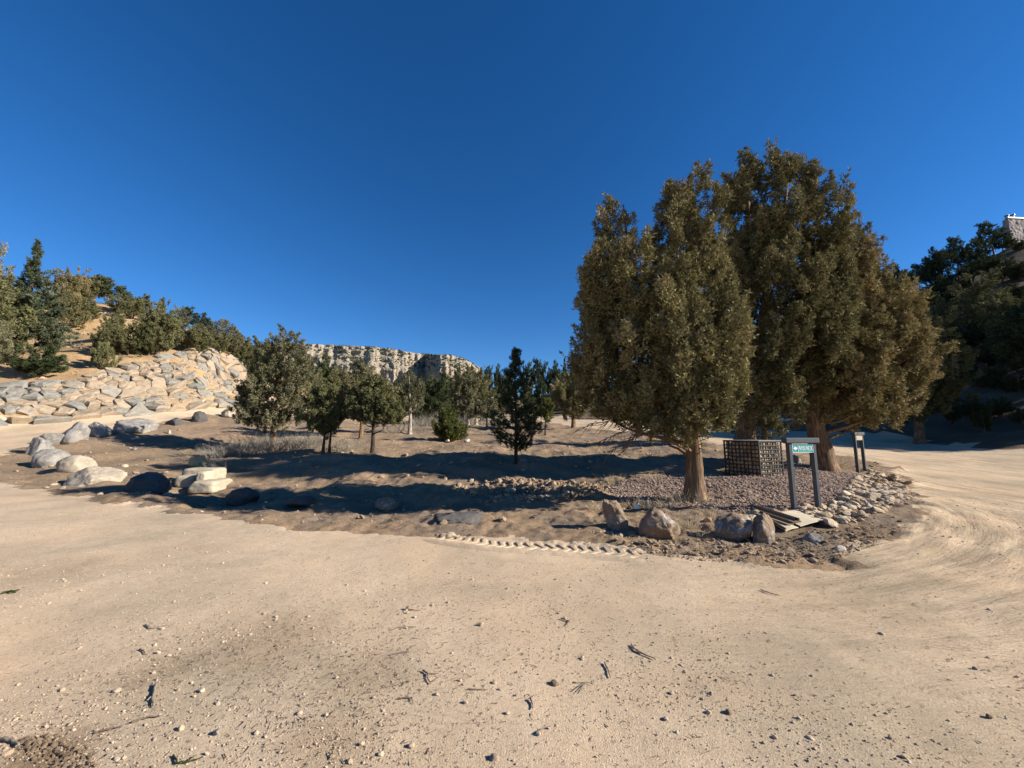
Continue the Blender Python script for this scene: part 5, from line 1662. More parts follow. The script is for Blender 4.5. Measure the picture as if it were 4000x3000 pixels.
label_rows(RT_, [(59, 999, 'dark evergreen on the right hill skyline, %s from the left'), (47, 59, 'dark evergreen high on the shaded right slope, %s from the left'), (37, 47, 'dark evergreen midway up the shaded right slope, %s from the left'), (0, 37, 'dark evergreen low on the shaded right slope, %s from the left')])
put_tree('tall', 'olive', 3800, 1056, 40, 'paler green juniper standing out in front of the dark hillside trees', GR, 190, 0)
put_tree('round', 'olive', 3900, 1130, 36, 'broad pale green juniper at mid height of the dark hillside', GR, 230, 0)
put_tree('round', 'olive', 3680, 1165, 40, 'small pale green juniper left of the two paler ones on the dark hillside', GR, 120, 1)
# unseen trees added right of the frame to shade the road and slope
for k_, (X, Y_, H) in enumerate([(43, 21, 9), (47, 23, 11), (50, 30, 10), (53, 21, 11), (45, 28, 10), (58, 23, 12), (39, 27, 8)]):
    pr = get_proto('round', 'pinyon', int(_rt.integers(0, 2)))
    z = float(h0(np.array([X]), np.array([Y_]))[0]) - 0.2
    s = H / pr[2]
    copy_thing(pr[0], (X, Y_, z), _rt.uniform(0, 6), (s, s, s), 'unseen dark evergreen added for shade beyond the right picture edge, %s from the road' % ORD[k_])['group'] = GR
for k, pr in PROTO.items():
    assert pr[1], k
# ------------------------------------------------------------------ signs, gabion, boards
M['postpaint'] = plain_mat('dark_grey_paint', (0.055, 0.062, 0.068), 0.55, 0.2, 14, 0.3)
M['postface'] = plain_mat('grey_paint', (0.068, 0.077, 0.086), 0.6, 0.15, 14, 0.2)
M['teal'] = plain_mat('teal_sign_face', (0.012, 0.36, 0.335), 0.5, 0.06, 5, 0.05)
M['white'] = plain_mat('white_lettering', (0.8, 0.82, 0.8), 0.5, 0.04, 5, 0.0)
M['beigeback'] = plain_mat('beige_panel_back', (0.36, 0.30, 0.2), 0.7, 0.1, 6, 0.1)
M['wire'] = plain_mat('black_steel', (0.022, 0.02, 0.018), 0.5, 0.25, 20, 0.2, 0.0, 0.4)
M['lidmetal'] = plain_mat('steel_lid', (0.30, 0.30, 0.29), 0.45, 0.15, 9, 0.1, 0.3, 0.5)
M['card'] = plain_mat('beige_board', (0.52, 0.44, 0.31), 0.8, 0.07, 4, 0.2)
M['brownboard'] = plain_mat('brown_board', (0.25, 0.175, 0.105), 0.8, 0.2, 9, 0.3)

def text_mesh(txt, size, mat, thick=0.0, squeeze=1.0):
    cu = bpy.data.curves.new('lettering', 'FONT')
    cu.body = txt
    cu.size = size
    cu.extrude = 0.0006
    cu.offset = thick
    cu.align_x = 'LEFT'
    cu.align_y = 'CENTER'
    cu.resolution_u = 3
    o = bpy.data.objects.new('tmp', cu)
    COL.objects.link(o)
    bpy.context.view_layer.update()
    me = bpy.data.meshes.new_from_object(o.evaluated_get(bpy.context.evaluated_depsgraph_get()))
    bpy.data.objects.remove(o)
    me.name = 'lettering'
    me.materials.clear()
    me.materials.append(mat)
    return me

def sign(u_l, v_l, Y_l, theta, H, label, text):
    """two posts and a cap; local x runs along the sign, -y is the lettered face"""
    b = base_at(u_l, v_l, Y_l)
    root = thing('street_sign', b, label, 'street sign', rot=(0, 0, theta))
    pw, pd, gap = 0.068, 0.09, 0.525
    zr = gz1(b[0] + gap * math.cos(theta), b[1] + gap * math.sin(theta)) - b[2]
    for x, zb in ((0, 0), (gap, zr)):
        mb = MB()
        hh = H - 0.10 - (zb - 0.15)
        mb.box((x, 0, (H - 0.10 + zb - 0.15) / 2), (pw, pd, hh), 0, 0.006)
        link('post', mb.mesh('post', M['postface' if text else 'postpaint']), root)
    mb = MB()
    mb.box((gap / 2, -0.004, H - 0.05), (gap + pw + 0.14, pd + 0.04, 0.098), 0, 0.008)
    link('cap_beam', mb.mesh('cap_beam', M['postface' if text else 'postpaint']), root)
    mb = MB()
    mb.box((gap / 2, -0.004, H - 0.104), (gap + pw + 0.06, pd + 0.016, 0.012), 0)
    link('cap_trim', mb.mesh('cap_trim', M['postpaint']), root)
    # panel
    pwid, phei = gap - pw - 0.004, 0.16
    pc = (gap / 2, -0.030, H - 0.11 - 0.012 - phei / 2)
    mb = MB(); mb.box(pc, (pwid, 0.02, phei))
    panel = link('sign_panel', mb.mesh('sign_panel', M['teal'] if text else M['beigeback']), root)
    yf = pc[1] - 0.0125
    if text:
        mb = MB()
        t = 0.007
        for c, s in (((pc[0], yf, pc[2] + phei / 2 - t / 2), (pwid, 0.004, t)), ((pc[0], yf, pc[2] - phei / 2 + t / 2), (pwid, 0.004, t)),
                     ((pc[0] + pwid / 2 - t / 2, yf, pc[2]), (t, 0.004, phei - 2 * t)), ((pc[0] - pwid / 2 + t / 2, yf, pc[2]), (t, 0.004, phei - 2 * t)), ((pc[0] - pwid / 2 + pwid * 0.27, yf, pc[2]), (t * 0.8, 0.004, phei - 2 * t))):
            mb.box(c, s)
        link('border', mb.mesh('border', M['white']), panel)
        ax = pc[0] - pwid / 2 + pwid * 0.14
        a = 0.045
        out = [(-1, 0), (0.05, 1.0), (0.05, 0.42), (0.95, 0.42), (0.95, -0.42), (0.05, -0.42), (0.05, -1.0)]
        V = [(ax + x * a, yf - 0.002, pc[2] + z * a) for x, z in out] + [(ax + x * a, yf + 0.002, pc[2] + z * a) for x, z in out]
        mb = MB()
        T = [[0, 1, 2], [0, 2, 5], [0, 5, 6]][:1] + [[0, 2, 5], [0, 5, 6]]
        Q = [[2, 3, 4, 5]] + [[i, i + 7, (i + 1) % 7 + 7, (i + 1) % 7] for i in range(7)]
        mb.add(V, Q, T)
        link('arrow', mb.mesh('arrow', M['white']), panel)
        me = text_mesh(text, 0.1, M['white'], 0.0012)
        n = len(me.vertices)
        co = np.empty(n * 3); me.vertices.foreach_get('co', co); co = co.reshape(-1, 3)
        wx = co[:, 0].max() - co[:, 0].min()
        hz = co[:, 1].max() - co[:, 1].min()
        tw = pwid * 0.66
        x0 = pc[0] - pwid / 2 + pwid * 0.30
        new = np.stack([x0 + (co[:, 0] - co[:, 0].min()) / wx * tw, yf - 0.0022 - co[:, 2], pc[2] + (co[:, 1] - (co[:, 1].max() + co[:, 1].min()) / 2) / hz * 0.085], 1)
        me.vertices.foreach_set('co', new.astype(np.float32).ravel()); me.update()
        link('lettering', me, panel)
    else:
        mb = MB(); mb.box((pc[0], yf, pc[2]), (pwid - 0.03, 0.004, phei - 0.03))
        link('panel_face', mb.mesh('panel_face', M['beigeback']), panel)
    return root
sign(3103, 1993, 7.55, math.radians(8), 1.36, 'teal street sign with white arrow and lettering between two dark grey posts', 'PINYON PINE DR.')
sign(3352, 1848, 13.9, math.radians(27), 1.42, 'farther dark two post sign with a plain beige panel beside the golden juniper', None)

def gabion():
    rng = np.random.default_rng(12)
    c0 = base_at(2972, 1857, 10.5)
    root = thing('gabion_basket', c0, 'black steel mesh basket packed with stones on the gravel mound', 'stone cage')
    ex = np.array([0.9, 0.43, 0]); ex /= np.linalg.norm(ex)       # along the sunlit face
    ey = np.array([-0.43, 0.9, 0]); ey /= np.linalg.norm(ey)      # along the shaded face
    S, H, sink = 1.0, 0.95, 0.12
    ang = math.atan2(ex[1], ex[0])
    root.rotation_euler = (0, 0, ang)
    def piece(name, c, s, mat, bev=0.0):
        mb = MB(); mb.box((0, 0, 0), s, 0, bev)
        o = link(name, mb.mesh(name, mat), root, loc=c)
        return o
    zc = (H - sink) / 2
    for x in (0, S):
        for y in (0, S):
            piece('corner_post', (x, y, zc), (0.036, 0.036, H + sink), M['wire'])
    # rims
    for y in (0, S):
        piece('rim', (S / 2, y, H - 0.02), (S - 0.037, 0.03, 0.035), M['wire'])
    for x in (0, S):
        piece('rim', (x, S / 2, H - 0.02), (0.03, S - 0.037, 0.035), M['wire'])
    piece('lid', (S / 2, S / 2, H + 0.008), (S + 0.06, S + 0.06, 0.014), M['lidmetal'], 0.003)
    # bars: horizontals and uprights on each of the four faces share one mesh
    mb = MB(); mb.box((0, 0, 0), (S - 0.037, 0.02, 0.03)); hbar = mb.mesh('bar', M['wire'])
    mb = MB(); mb.box((0, 0, 0), (0.018, 0.018, H + sink - 0.04)); vbar = mb.mesh('bar', M['wire'])
    for f in range(4):
        for k in range(9):
            z = -0.02 + k * 0.105
            pos = [(S / 2, -0.004, z), (-0.004, S / 2, z), (S / 2, S + 0.004, z), (S + 0.004, S / 2, z)][f]
            link('bar', hbar, root, loc=pos, rot=(0, 0, 0 if f in (0, 2) else math.pi / 2))
        for k in range(1, 9):
            t = k / 9 * S
            pos = [(t, 0.012, zc - 0.02), (0.012, t, zc - 0.02), (t, S - 0.012, zc - 0.02), (S - 0.012, t, zc - 0.02)][f]
            link('bar', vbar, root, loc=pos)
    # stones packed against the faces
    protos = [new_mesh('stone', rock_shape(2, 400 + k, 7, 0.14, 0.55, 0.9)[0], [ICO[2][1]], M['cobble'], smooth=False) for k in range(8)]
    n = 0
    for f in range(4):
        for k in range(9):
            for j in range(9):
                z = -0.02 + (k + 0.5) * 0.104 + rng.normal(0, 0.01)
                t = (j + 0.5) / 9 * S + rng.normal(0, 0.012)
                if not 0.06 < t < S - 0.06 or z > H - 0.06: continue
                inset = 0.072 + rng.uniform(0, 0.015)
                pos = [(t, inset, z), (inset, t, z), (t, S - inset, z), (S - inset, t, z)][f]
                if f >= 2 and (k + j) % 2: continue
                o = link('stone', protos[int(rng.integers(0, 8))], root, loc=pos, rot=tuple(rng.uniform(0, 6.28, 3)))
                s = rng.uniform(0.115, 0.145)
                o.scale = (s * 1.1, s, s * 0.9)
                n += 1
    # dark core of packed fill
    mb = MB(); mb.box((S / 2, S / 2, zc - 0.04), (S - 0.22, S - 0.22, H + sink - 0.12))
    link('fill', mb.mesh('fill', M['gravel']), root)
    print('gabion stones', n)
gabion()

def boards():
    # two beige sheets and two long brown strips lying under the street sign
    def sheet(name, pts, th, mat, label, cat, lift=0.03, curl=0.02):
        W = np.array([hit(u, v) for u, v in pts])
        c = W.mean(0)
        nx_, ny_ = 14, 8
        V = []
        for side in (0, 1):
            for i in range(ny_ + 1):
                for j in range(nx_ + 1):
                    s, t = j / nx_, i / ny_
                    p = W[0] * (1 - s) * (1 - t) + W[1] * s * (1 - t) + W[2] * s * t + W[3] * (1 - s) * t
                    z = p[2] + lift + curl * math.sin(3.2 * s + 1.3 * t) * 0.5 + (th if side else 0)
                    V.append((p[0] - c[0], p[1] - c[1], z - c[2]))
        w = nx_ + 1; o = (ny_ + 1) * w
        Q = []
        for i in range(ny_):
            for j in range(nx_):
                a = i * w + j
                Q.append([a, a + w, a + w + 1, a + 1]); Q.append([o + a, o + a + 1, o + a + w + 1, o + a + w])
        ring = [j for j in range(w)] + [i * w + nx_ for i in range(1, ny_ + 1)] + [ny_ * w + j for j in range(nx_ - 1, -1, -1)] + [i * w for i in range(ny_ - 1, 0, -1)]
        for a, b in zip(ring, ring[1:] + ring[:1]):
            Q.append([a, b, b + o, a + o])
        me = new_mesh(name, V, [np.array(Q)], mat)
        return tag(link(name, me, loc=c), label, cat)
    sheet('cardboard_sheet', [(3128, 2070), (3246, 2042), (3118, 2001), (3022, 2018)], 0.012, M['card'], 'broad flat beige sheet lying under the street sign', 'sheet', 0.05, 0.03)
    sheet('cardboard_sheet', [(3070, 2084), (3120, 2070), (3010, 2020), (2975, 2026)], 0.012, M['card'], 'narrow beige sheet under the brown strips, left of the broad sheet', 'sheet', 0.03, 0.02)
    def strip(a, b, w, h, label, lift, name='board_strip'):
        A, B = hit(*a), hit(*b)
        d = B - A
        L = np.linalg.norm(d)
        mb = MB()
        mb.box((0, 0, 0), (L, w, 0.012), 0, 0.003)
        mb.box((0, w / 2, h / 2), (L * 0.98, 0.010, h), 0)
        o = link(name, mb.mesh(name, M['brownboard']), loc=(A + B) / 2 + np.array([0, 0, lift]), rot=(0, -math.asin(d[2] / L), math.atan2(d[1], d[0])))
        return tag(o, label, 'strip')
    strip((2948, 2004), (3118, 2062), 0.09, 0.05, 'upper long brown board strip lying across the beige sheets', 0.10)
    strip((2950, 2016), (3090, 2066), 0.12, 0.04, 'lower wide brown board strip beside the rugged boulder', 0.07)
    strip((2945, 2005), (3068, 2083), 0.025, 0.03, 'thin pale batten at the near edge of the brown strips', 0.05, 'thin_batten')
    c = hit(3118, 2058)
    mb = MB()
    mb.add([(-0.05, -0.01, 0), (0.06, -0.01, 0), (-0.02, -0.01, 0.07), (-0.05, 0.02, 0), (0.06, 0.02, 0), (-0.02, 0.02, 0.07)], [[0, 1, 4, 3], [1, 2, 5, 4], [2, 0, 3, 5]], [[0, 2, 1], [3, 4, 5]])
    tag(link('metal_bracket', mb.mesh('metal_bracket', M['wire']), loc=c + np.array([0, 0, 0.08])), 'small dark triangular bracket at the end of the upper brown strip', 'bracket')
    # short dark stake between gravel and boulders
    c = hit(2940, 2014)
    mb = MB(); mb.tube([(0, 0, -0.05), (0, 0, 0.12)], [0.02, 0.018], 8); mb.tube([(0, 0, 0.122), (0, 0, 0.15)], [0.03, 0.03], 8)
    tag(link('marker_stake', mb.mesh('marker_stake', M['wire']), loc=c), 'short dark stake behind the rugged brown boulder', 'stake')
    # crumpled white scrap by the grass
    c = hit(2490, 1988)
    V, F = rock_shape(2, 71, 6, 0.3, 0.4, 0.8)
    tag(link('paper_scrap', new_mesh('paper_scrap', V * [0.13, 0.1, 0.11], [F], M['white']), loc=c + np.array([0, 0, 0.05])), 'small crumpled white scrap in the dry grass behind the slab', 'litter')
boards()

# ------------------------------------------------------------------ hilltop building and distant cabin
def hill_building():
    m, nt, b_ = mat_new('rubble_stonework')
    tc = N(nt, 'ShaderNodeTexCoord').outputs['Object']
    vo = N(nt, 'ShaderNodeTexVoronoi'); vo.inputs['Scale'].default_value = 1.6
    nt.links.new(tc, vo.inputs['Vector'])
    sc = N(nt, 'ShaderNodeSeparateColor'); nt.links.new(vo.outputs['Color'], sc.inputs[0])
    r = ramp(nt, [(0, (0.22, 0.18, 0.16)), (0.5, (0.38, 0.31, 0.26)), (1, (0.30, 0.27, 0.25))])
    nt.links.new(sc.outputs[0], r.inputs['Fac']); nt.links.new(r.outputs['Color'], b_.inputs['Base Color'])
    bump(nt, b_, vo.outputs['Distance'], 0.8, -0.15)
    Y = 66
    c = P(3944, 890, Y)
    top = P(3944, 852, Y)[2]
    gz_ = float(h0(np.array([c[0]]), np.array([c[1]]))[0])
    zb = min(gz_, c[2]) - 1.0
    lf = P(3915, 868, 68.6)
    lx, ly, lz = lf[0] - c[0], lf[1] - c[1], lf[2] - top
    root = thing('stone_building', (c[0], c[1], zb), 'stone walled building with two roof vents on top of the right hill', 'building')
    H = top - zb
    mb = MB()
    # plan: near corner at origin, one wall to the far left, one along the right
    pl = [(0, 0), (9, 0.6), (9 + lx, 0.6 + ly), (lx, ly)]
    hz_ = [0, 0, lz, lz]
    V = [(x, y, 0) for x, y in pl] + [(x, y, H + q) for (x, y), q in zip(pl, hz_)]
    mb.add(V, [[i, (i + 1) % 4, (i + 1) % 4 + 4, i + 4] for i in range(4)])
    link('wall', mb.mesh('wall', m), root)
    mb = MB()
    V = [(x * 1.02 - 0.1, y * 1.02 - 0.1, H + q + 0.003) for (x, y), q in zip(pl, hz_)] + [(x * 1.02 - 0.1, y * 1.02 - 0.1, H + q + 0.2) for (x, y), q in zip(pl, hz_)]
    mb.add(V, [[i, (i + 1) % 4, (i + 1) % 4 + 4, i + 4] for i in range(4)] + [[4, 5, 6, 7], [3, 2, 1, 0]])
    roof = link('roof', mb.mesh('roof', M['lidmetal']), root)
    for x, y, s in ((0.5, 0.5, 0.55), (1.7, 0.6, 0.75)):
        mb = MB()
        mb.tube([(x, y, H + 0.25), (x, y, H + 0.25 + 0.7 * s)], [0.22, 0.22], 10)
        mb.tube([(x, y, H + 0.3 + 0.7 * s), (x, y, H + 0.3 + 0.95 * s)], [0.34, 0.3], 10)
        link('roof_vent', mb.mesh('roof_vent', M['lidmetal']), root)
    # distant cabin below the cliff
    c = P(1500, 1486, 420)
    root = thing('cabin', c, 'tiny pale roofed cabin glimpsed under the cliff between trees', 'building')
    mb = MB(); mb.box((0, 0, -8), (9, 6, 16)); link('wall', mb.mesh('wall', M['whiterock']), root)
    mb = MB()
    mb.add([(-6, -4, 0), (6, -4, 0), (6, 4, 0), (-6, 4, 0), (-6, 0, 2.6), (6, 0, 2.6)], [[0, 1, 5, 4], [2, 3, 4, 5], [3, 2, 1, 0]], [[0, 4, 3], [1, 2, 5]])
    link('roof', mb.mesh('roof', M['lidmetal']), root)
hill_building()

# ------------------------------------------------------------------ dry shrubs and grass
def stems(name, base, n, h, spread, mat, rng, w=0.006, fork=2, label=None, cat=None, group=None, curve=0.3, kind=None):
    """many thin forked stems as slim three sided strips"""
    V, Q = [], []
    cnt = 0
    def strip(pts, ws):
        nonlocal cnt
        d = pts[-1] - pts[0]
        s = np.cross(d, rng.normal(size=3)); s /= np.linalg.norm(s) + 1e-9
        k = np.cross(d, s); k /= np.linalg.norm(k) + 1e-9
        for p, q_ in zip(pts, ws):
            V.extend([p + s * q_, p - s * q_ * 0.5 + k * q_ * 0.8, p - s * q_ * 0.5 - k * q_ * 0.8])
        for i in range(len(pts) - 1):
            for j in range(3):
                a, b = cnt + i * 3 + j, cnt + i * 3 + (j + 1) % 3
                Q.append([a, b, b + 3, a + 3])
        cnt += len(pts) * 3
    for _ in range(n):
        p = np.array([rng.normal(0, spread * 0.3), rng.normal(0, spread * 0.3), -0.02])
        d = np.array([p[0] * 1.2 / max(spread, .01) + rng.normal(0, 0.45), p[1] * 1.2 / max(spread, .01) + rng.normal(0, 0.45), 1.0])
        d /= np.linalg.norm(d)
        L = h * rng.uniform(0.5, 1.1)
        bend = np.array([d[0], d[1], -0.2]) * L * curve * rng.uniform(0, 1)
        pts = np.array([p, p + d * L * 0.35, p + d * L * 0.7 + bend * 0.35, p + d * L + bend])
        strip(pts, [w, w * 0.8, w * 0.55, w * 0.25])
        for _f in range(fork):
            t = rng.uniform(0.25, 0.85)
            a = pts[1] * (1 - t) + pts[2] * t
            dd = d + rng.normal(0, 0.55, 3); dd[2] = abs(dd[2]); dd /= np.linalg.norm(dd)
            l2 = L * rng.uniform(0.25, 0.55)
            strip(np.array([a, a + dd * l2 * 0.55 + rng.normal(0, 0.01, 3), a + dd * l2 + bend * 0.4]), [w * 0.6, w * 0.4, w * 0.2])
    me = new_mesh(name, np.array(V), [np.array(Q)], mat)
    o = link(name, me, loc=base)
    return tag(o, label, cat, group, kind)
rs = np.random.default_rng(3)
GS = 'grey leafless shrubs along the wash'
SH = [(850, 1800, 0.75, 0.8, 'grey leafless shrub right of the yellow boulder'), (900, 1790, 0.8, 0.8, 'grey leafless shrub under the left of the broad juniper'), (960, 1770, 0.9, 0.9, 'tangled grey shrub at the shade edge below the broad juniper'), (1010, 1775, 0.9, 0.9, 'grey shrub left of the broad juniper trunk'),
      (1090, 1775, 1.0, 1.1, 'big pale grey shrub in front of the broad juniper trunk'), (1150, 1765, 1.0, 1.1, 'big pale grey shrub right of the broad juniper trunk'), (1200, 1760, 0.9, 1.0, 'grey shrub left of the two stemmed juniper'), (1330, 1760, 0.9, 0.9, 'grey shrub right of the two stemmed juniper'), (1240, 1745, 1.0, 1.0, 'grey shrub behind the two stemmed juniper'), (870, 1840, 0.5, 0.4, 'small grey green tuft beside the pale blocks'), (990, 1745, 1.0, 1.0, 'grey shrub deep in the juniper shade')]
for u, v, h, s, lab in SH:
    b = base_at(u, v)
    stems('dry_shrub', b, 120, h, s * 1.6, M['sage'], rs, 0.0055, 3, lab, 'shrub', GS)
for k, (u, v) in enumerate([(1560, 1690), (1650, 1665), (1700, 1680), (1720, 1655), (1790, 1668), (1850, 1655), (1950, 1660)]):
    b = base_at(u, v)
    stems('dry_shrub', b, 90, 1.5, 2.4, M['sage'], rs, 0.014, 2, 'pale grey thicket shrub at the far clearing edge, %s from the left' % ORD[k], 'shrub', 'thicket shrubs behind the clearing')
GG = 'dry grass clumps around the big juniper'
for u, v, h, lab in [(2380, 1895, 0.30, 'stiff dry tuft left of the gravel mound'), (2400, 1880, 0.32, 'stiff dry tuft at the left edge of the gravel'), (2560, 1880, 0.35, 'tall bent dry stems left of the big trunk'), (2640, 1960, 0.4, 'dry grass at the left foot of the big trunk'), (2690, 1975, 0.45, 'dry tall grass right in front of the big trunk'), (2600, 1990, 0.32, 'dry grass between trunk and round boulder'), (2530, 1975, 0.3, 'dry grass behind the round boulder'),
     (2330, 1985, 0.2, 'low dry grass left of the leaning slab'), (2480, 1965, 0.3, 'dry grass by the white scrap'), (2700, 2060, 0.24, 'flattened straw right of the round boulder'), (2760, 2020, 0.26, 'dry grass between the two boulder groups'), (2740, 2090, 0.16, 'short straw in front of the boulder gap'), (3275, 1825, 0.45, 'pale dry stems at the foot of the leaning trunk'), (3262, 1815, 0.5, 'tangle of pale stems beside the leaning trunk'), (2330, 2050, 0.14, 'short grass at the foot of the leaning slab'), (360, 1930, 0.12, 'straw tuft left of the black boulder'), (535, 1950, 0.13, 'straw tuft in front of the black boulder'), (2250, 1930, 0.15, 'short dry grass on the soil heap')]:
    b = base_at(u, v)
    stems('grass_tuft', b, 46, h, h * 1.5, M['straw'], rs, 0.0032, 1, lab, 'dry grass', GG if u > 2000 else None, curve=0.7)
# thin scattered litter grass over the island
def litter():
    rng = np.random.default_rng(17)
    C = rand_in_poly(ISLAND, 9000, rng)
    C = C[C[:, 1] < 22]
    n = len(C)
    z = gz(C[:, 0], C[:, 1])
    a = rng.uniform(0, 6.28, n)
    el = np.abs(rng.normal(0, 0.25, n))
    L = rng.uniform(0.08, 0.32, n)
    D = np.stack([np.cos(a) * np.cos(el), np.sin(a) * np.cos(el), np.sin(el)], 1) * L[:, None]
    p = np.column_stack([C, z + 0.012])
    s = np.stack([-np.sin(a), np.cos(a), np.zeros(n)], 1) * 0.004
    up = np.array([0, 0, 0.006])
    V = np.stack([p + s, p - s, p + up, p + D], 1).reshape(-1, 3)
    i = np.arange(n)[:, None] * 4
    T = np.concatenate([i + [0, 2, 3], i + [2, 1, 3], i + [1, 0, 3]])
    tag(link('dry_litter', new_mesh('dry_litter', V, [T], M['greytwig'])), 'thin dry stalks and twigs littering the island soil', None, None, 'stuff')
litter()

def road_litter():
    rng = np.random.default_rng(27)
    XY = []
    for (u, v), rad, n in [((1080, 2510), 0.55, 900), ((1420, 2640), 0.4, 600), ((1300, 2900), 0.35, 500), ((620, 2640), 0.35, 300), ((180, 2940), 0.25, 350), ((1950, 2480), 0.8, 260), ((3400, 2300), 1.6, 500), ((2300, 2700), 0.8, 260)]:
        c = np.array(flat_xy(u, v))
        XY.append(c + rng.normal(0, rad, (n, 2)) * [1.3, 0.8])
    y = 1.7 + 5 * rng.random(1500)
    XY.append(np.column_stack([rng.uniform(-1.4, 1.4, 1500) * y, y]))
    C = np.vstack(XY)
    C = C[(C[:, 1] > 1.5) & (zone_w(C[:, 0], C[:, 1]) == 0)]
    n = len(C)
    z = gz(C[:, 0], C[:, 1])
    a = rng.uniform(0, 6.28, n)
    L = np.clip(rng.exponential(0.014, n) + 0.006, 0.006, 0.07)
    D = np.stack([np.cos(a), np.sin(a), rng.normal(0.1, 0.15, n)], 1) * L[:, None]
    wd = rng.uniform(0.0012, 0.003, n)[:, None]
    p = np.column_stack([C, z + 0.004])
    s = np.stack([-np.sin(a), np.cos(a), np.zeros(n)], 1) * wd
    up = np.array([0, 0, 1.0]) * wd * 1.6
    V = np.stack([p + s, p - s, p + up, p + D], 1).reshape(-1, 3)
    i = np.arange(n)[:, None] * 4
    T = np.concatenate([i + [0, 2, 3], i + [2, 1, 3], i + [1, 0, 3]])
    tag(link('needle_litter', new_mesh('needle_litter', V, [T], M['twig'])), 'dark crumbs of bark and needles gathered in patches on the road', None, None, 'stuff')
road_litter()

# ------------------------------------------------------------------ sticks and stones lying on the near road
def stick(name, pts_px, r, mat, label, cat='stick', forks=()):
    mb = MB()
    c = hit(*pts_px[0])
    def pl(L, r, lift):
        W = np.array([hit(u, v) for u, v in L])
        W[:, 2] = gz(W[:, 0], W[:, 1]) + r * 0.9 + lift
        s = np.linspace(0, len(W) - 1, 4 * len(W))
        B = np.stack([np.interp(s, range(len(W)), W[:, i]) for i in range(3)], 1) + rs.normal(0, r * 0.25, (len(s), 3))
        mb.tube(B - c, np.linspace(r, r * 0.5, len(s)), 6)
    pl(pts_px, r, 0.004)
    for f in forks: pl(f, r * 0.7, 0.006)
    return tag(link(name, mb.mesh(name, M[mat], True), loc=c), label, cat)
ST = [
 ([(1652, 2626), (1672, 2640), (1670, 2655), (1681, 2676)], 0.006, 'twig', 'dark forked twig left of the road middle', [[(1672, 2640), (1712, 2638)]]),
 ([(2290, 2668), (2235, 2705)], 0.0035, 'greytwig', 'spray of thin pale needles and stalks right of centre', [[(2292, 2668), (2252, 2712)], [(2290, 2670), (2268, 2712)], [(2288, 2672), (2245, 2670)], [(2290, 2668), (2318, 2680)]]),
 ([(2362, 2592), (2376, 2620), (2384, 2650)], 0.006, 'twig', 'short dark curved twig standing out right of centre', []),
 ([(2466, 2520), (2490, 2550), (2560, 2578)], 0.006, 'twig', 'pair of dark curved twigs farthest right on the near road', [[(2468, 2530), (2510, 2556), (2555, 2575)]]),
 ([(2192, 2418), (2225, 2432)], 0.006, 'twig', 'small dark crossed twig in the road middle', [[(2228, 2422), (2214, 2446)]]),
 ([(2072, 2738), (2080, 2755), (2080, 2776)], 0.006, 'twig', 'stubby dark twig near the bottom middle', []),
 ([(2095, 2870), (2118, 2852), (2154, 2842)], 0.0045, 'greytwig', 'bowed grey twig near the bottom middle', []),
 ([(1556, 2734), (1612, 2732)], 0.005, 'twig', 'straight dark stick with a stub, left of the bottom middle', [[(1606, 2730), (1612, 2744)]]),
 ([(1825, 2697), (1906, 2699)], 0.0035, 'twig', 'thin straight reddish stick in the near middle', []),
 ([(1975, 2580), (2038, 2546)], 0.0035, 'straw', 'pale straw stalk lying in the road middle', []),
 ([(1525, 2460), (1560, 2448), (1625, 2446)], 0.004, 'greytwig', 'thin grey stick left of the road middle', []),
 ([(1525, 2556), (1570, 2546), (1600, 2540)], 0.004, 'greytwig', 'frayed grey twig lying left of the pale straw', [[(1560, 2548), (1602, 2548)]]),
 ([(607, 2682), (597, 2730), (598, 2768)], 0.009, 'greytwig', 'thick grey broken stick standing out at the near left', [[(598, 2725), (572, 2742)]]),
 ([(567, 2440), (585, 2458), (660, 2443)], 0.005, 'greytwig', 'hooked grey twig at the left of the road', [[(567, 2440), (590, 2452)]]),
 ([(515, 2830), (570, 2812), (632, 2803)], 0.006, 'twig', 'bowed brown stick at the near left', []),
 ([(370, 2870), (410, 2862), (480, 2846)], 0.006, 'twig', 'long brown stick left of the bowed one', []),
 ([(545, 2540), (560, 2548), (568, 2558)], 0.006, 'twig', 'small dark knot of wood at the left of the road', []),
 ([(5, 2902), (45, 2910), (70, 2932)], 0.010, 'greytwig', 'thick grey stick at the bottom left corner', []),
 ([(2972, 2305), (3005, 2318), (3045, 2328)], 0.006, 'twig', 'short dark stick on the right part of the road', []),
 ([(680, 2955), (690, 2985), (730, 2982), (790, 2962)], 0.005, 'bright', 'curved green juniper sprig near the bottom left', [[(730, 2982), (760, 2955)]]),
 ([(5, 2320), (45, 2314), (78, 2310)], 0.012, 'bright', 'green juniper sprig lying at the left picture edge', [[(30, 2316), (60, 2322)]]),
 ([(1585, 2380), (1600, 2382), (1640, 2386)], 0.005, 'twig', 'dark upright splinter far left of the road middle', []),
]
for pts, r, mt, lab, fk in ST:
    stick('sprig' if mt == 'bright' else 'stick', pts, r, mt, lab, 'sprig' if mt == 'bright' else 'stick', fk)
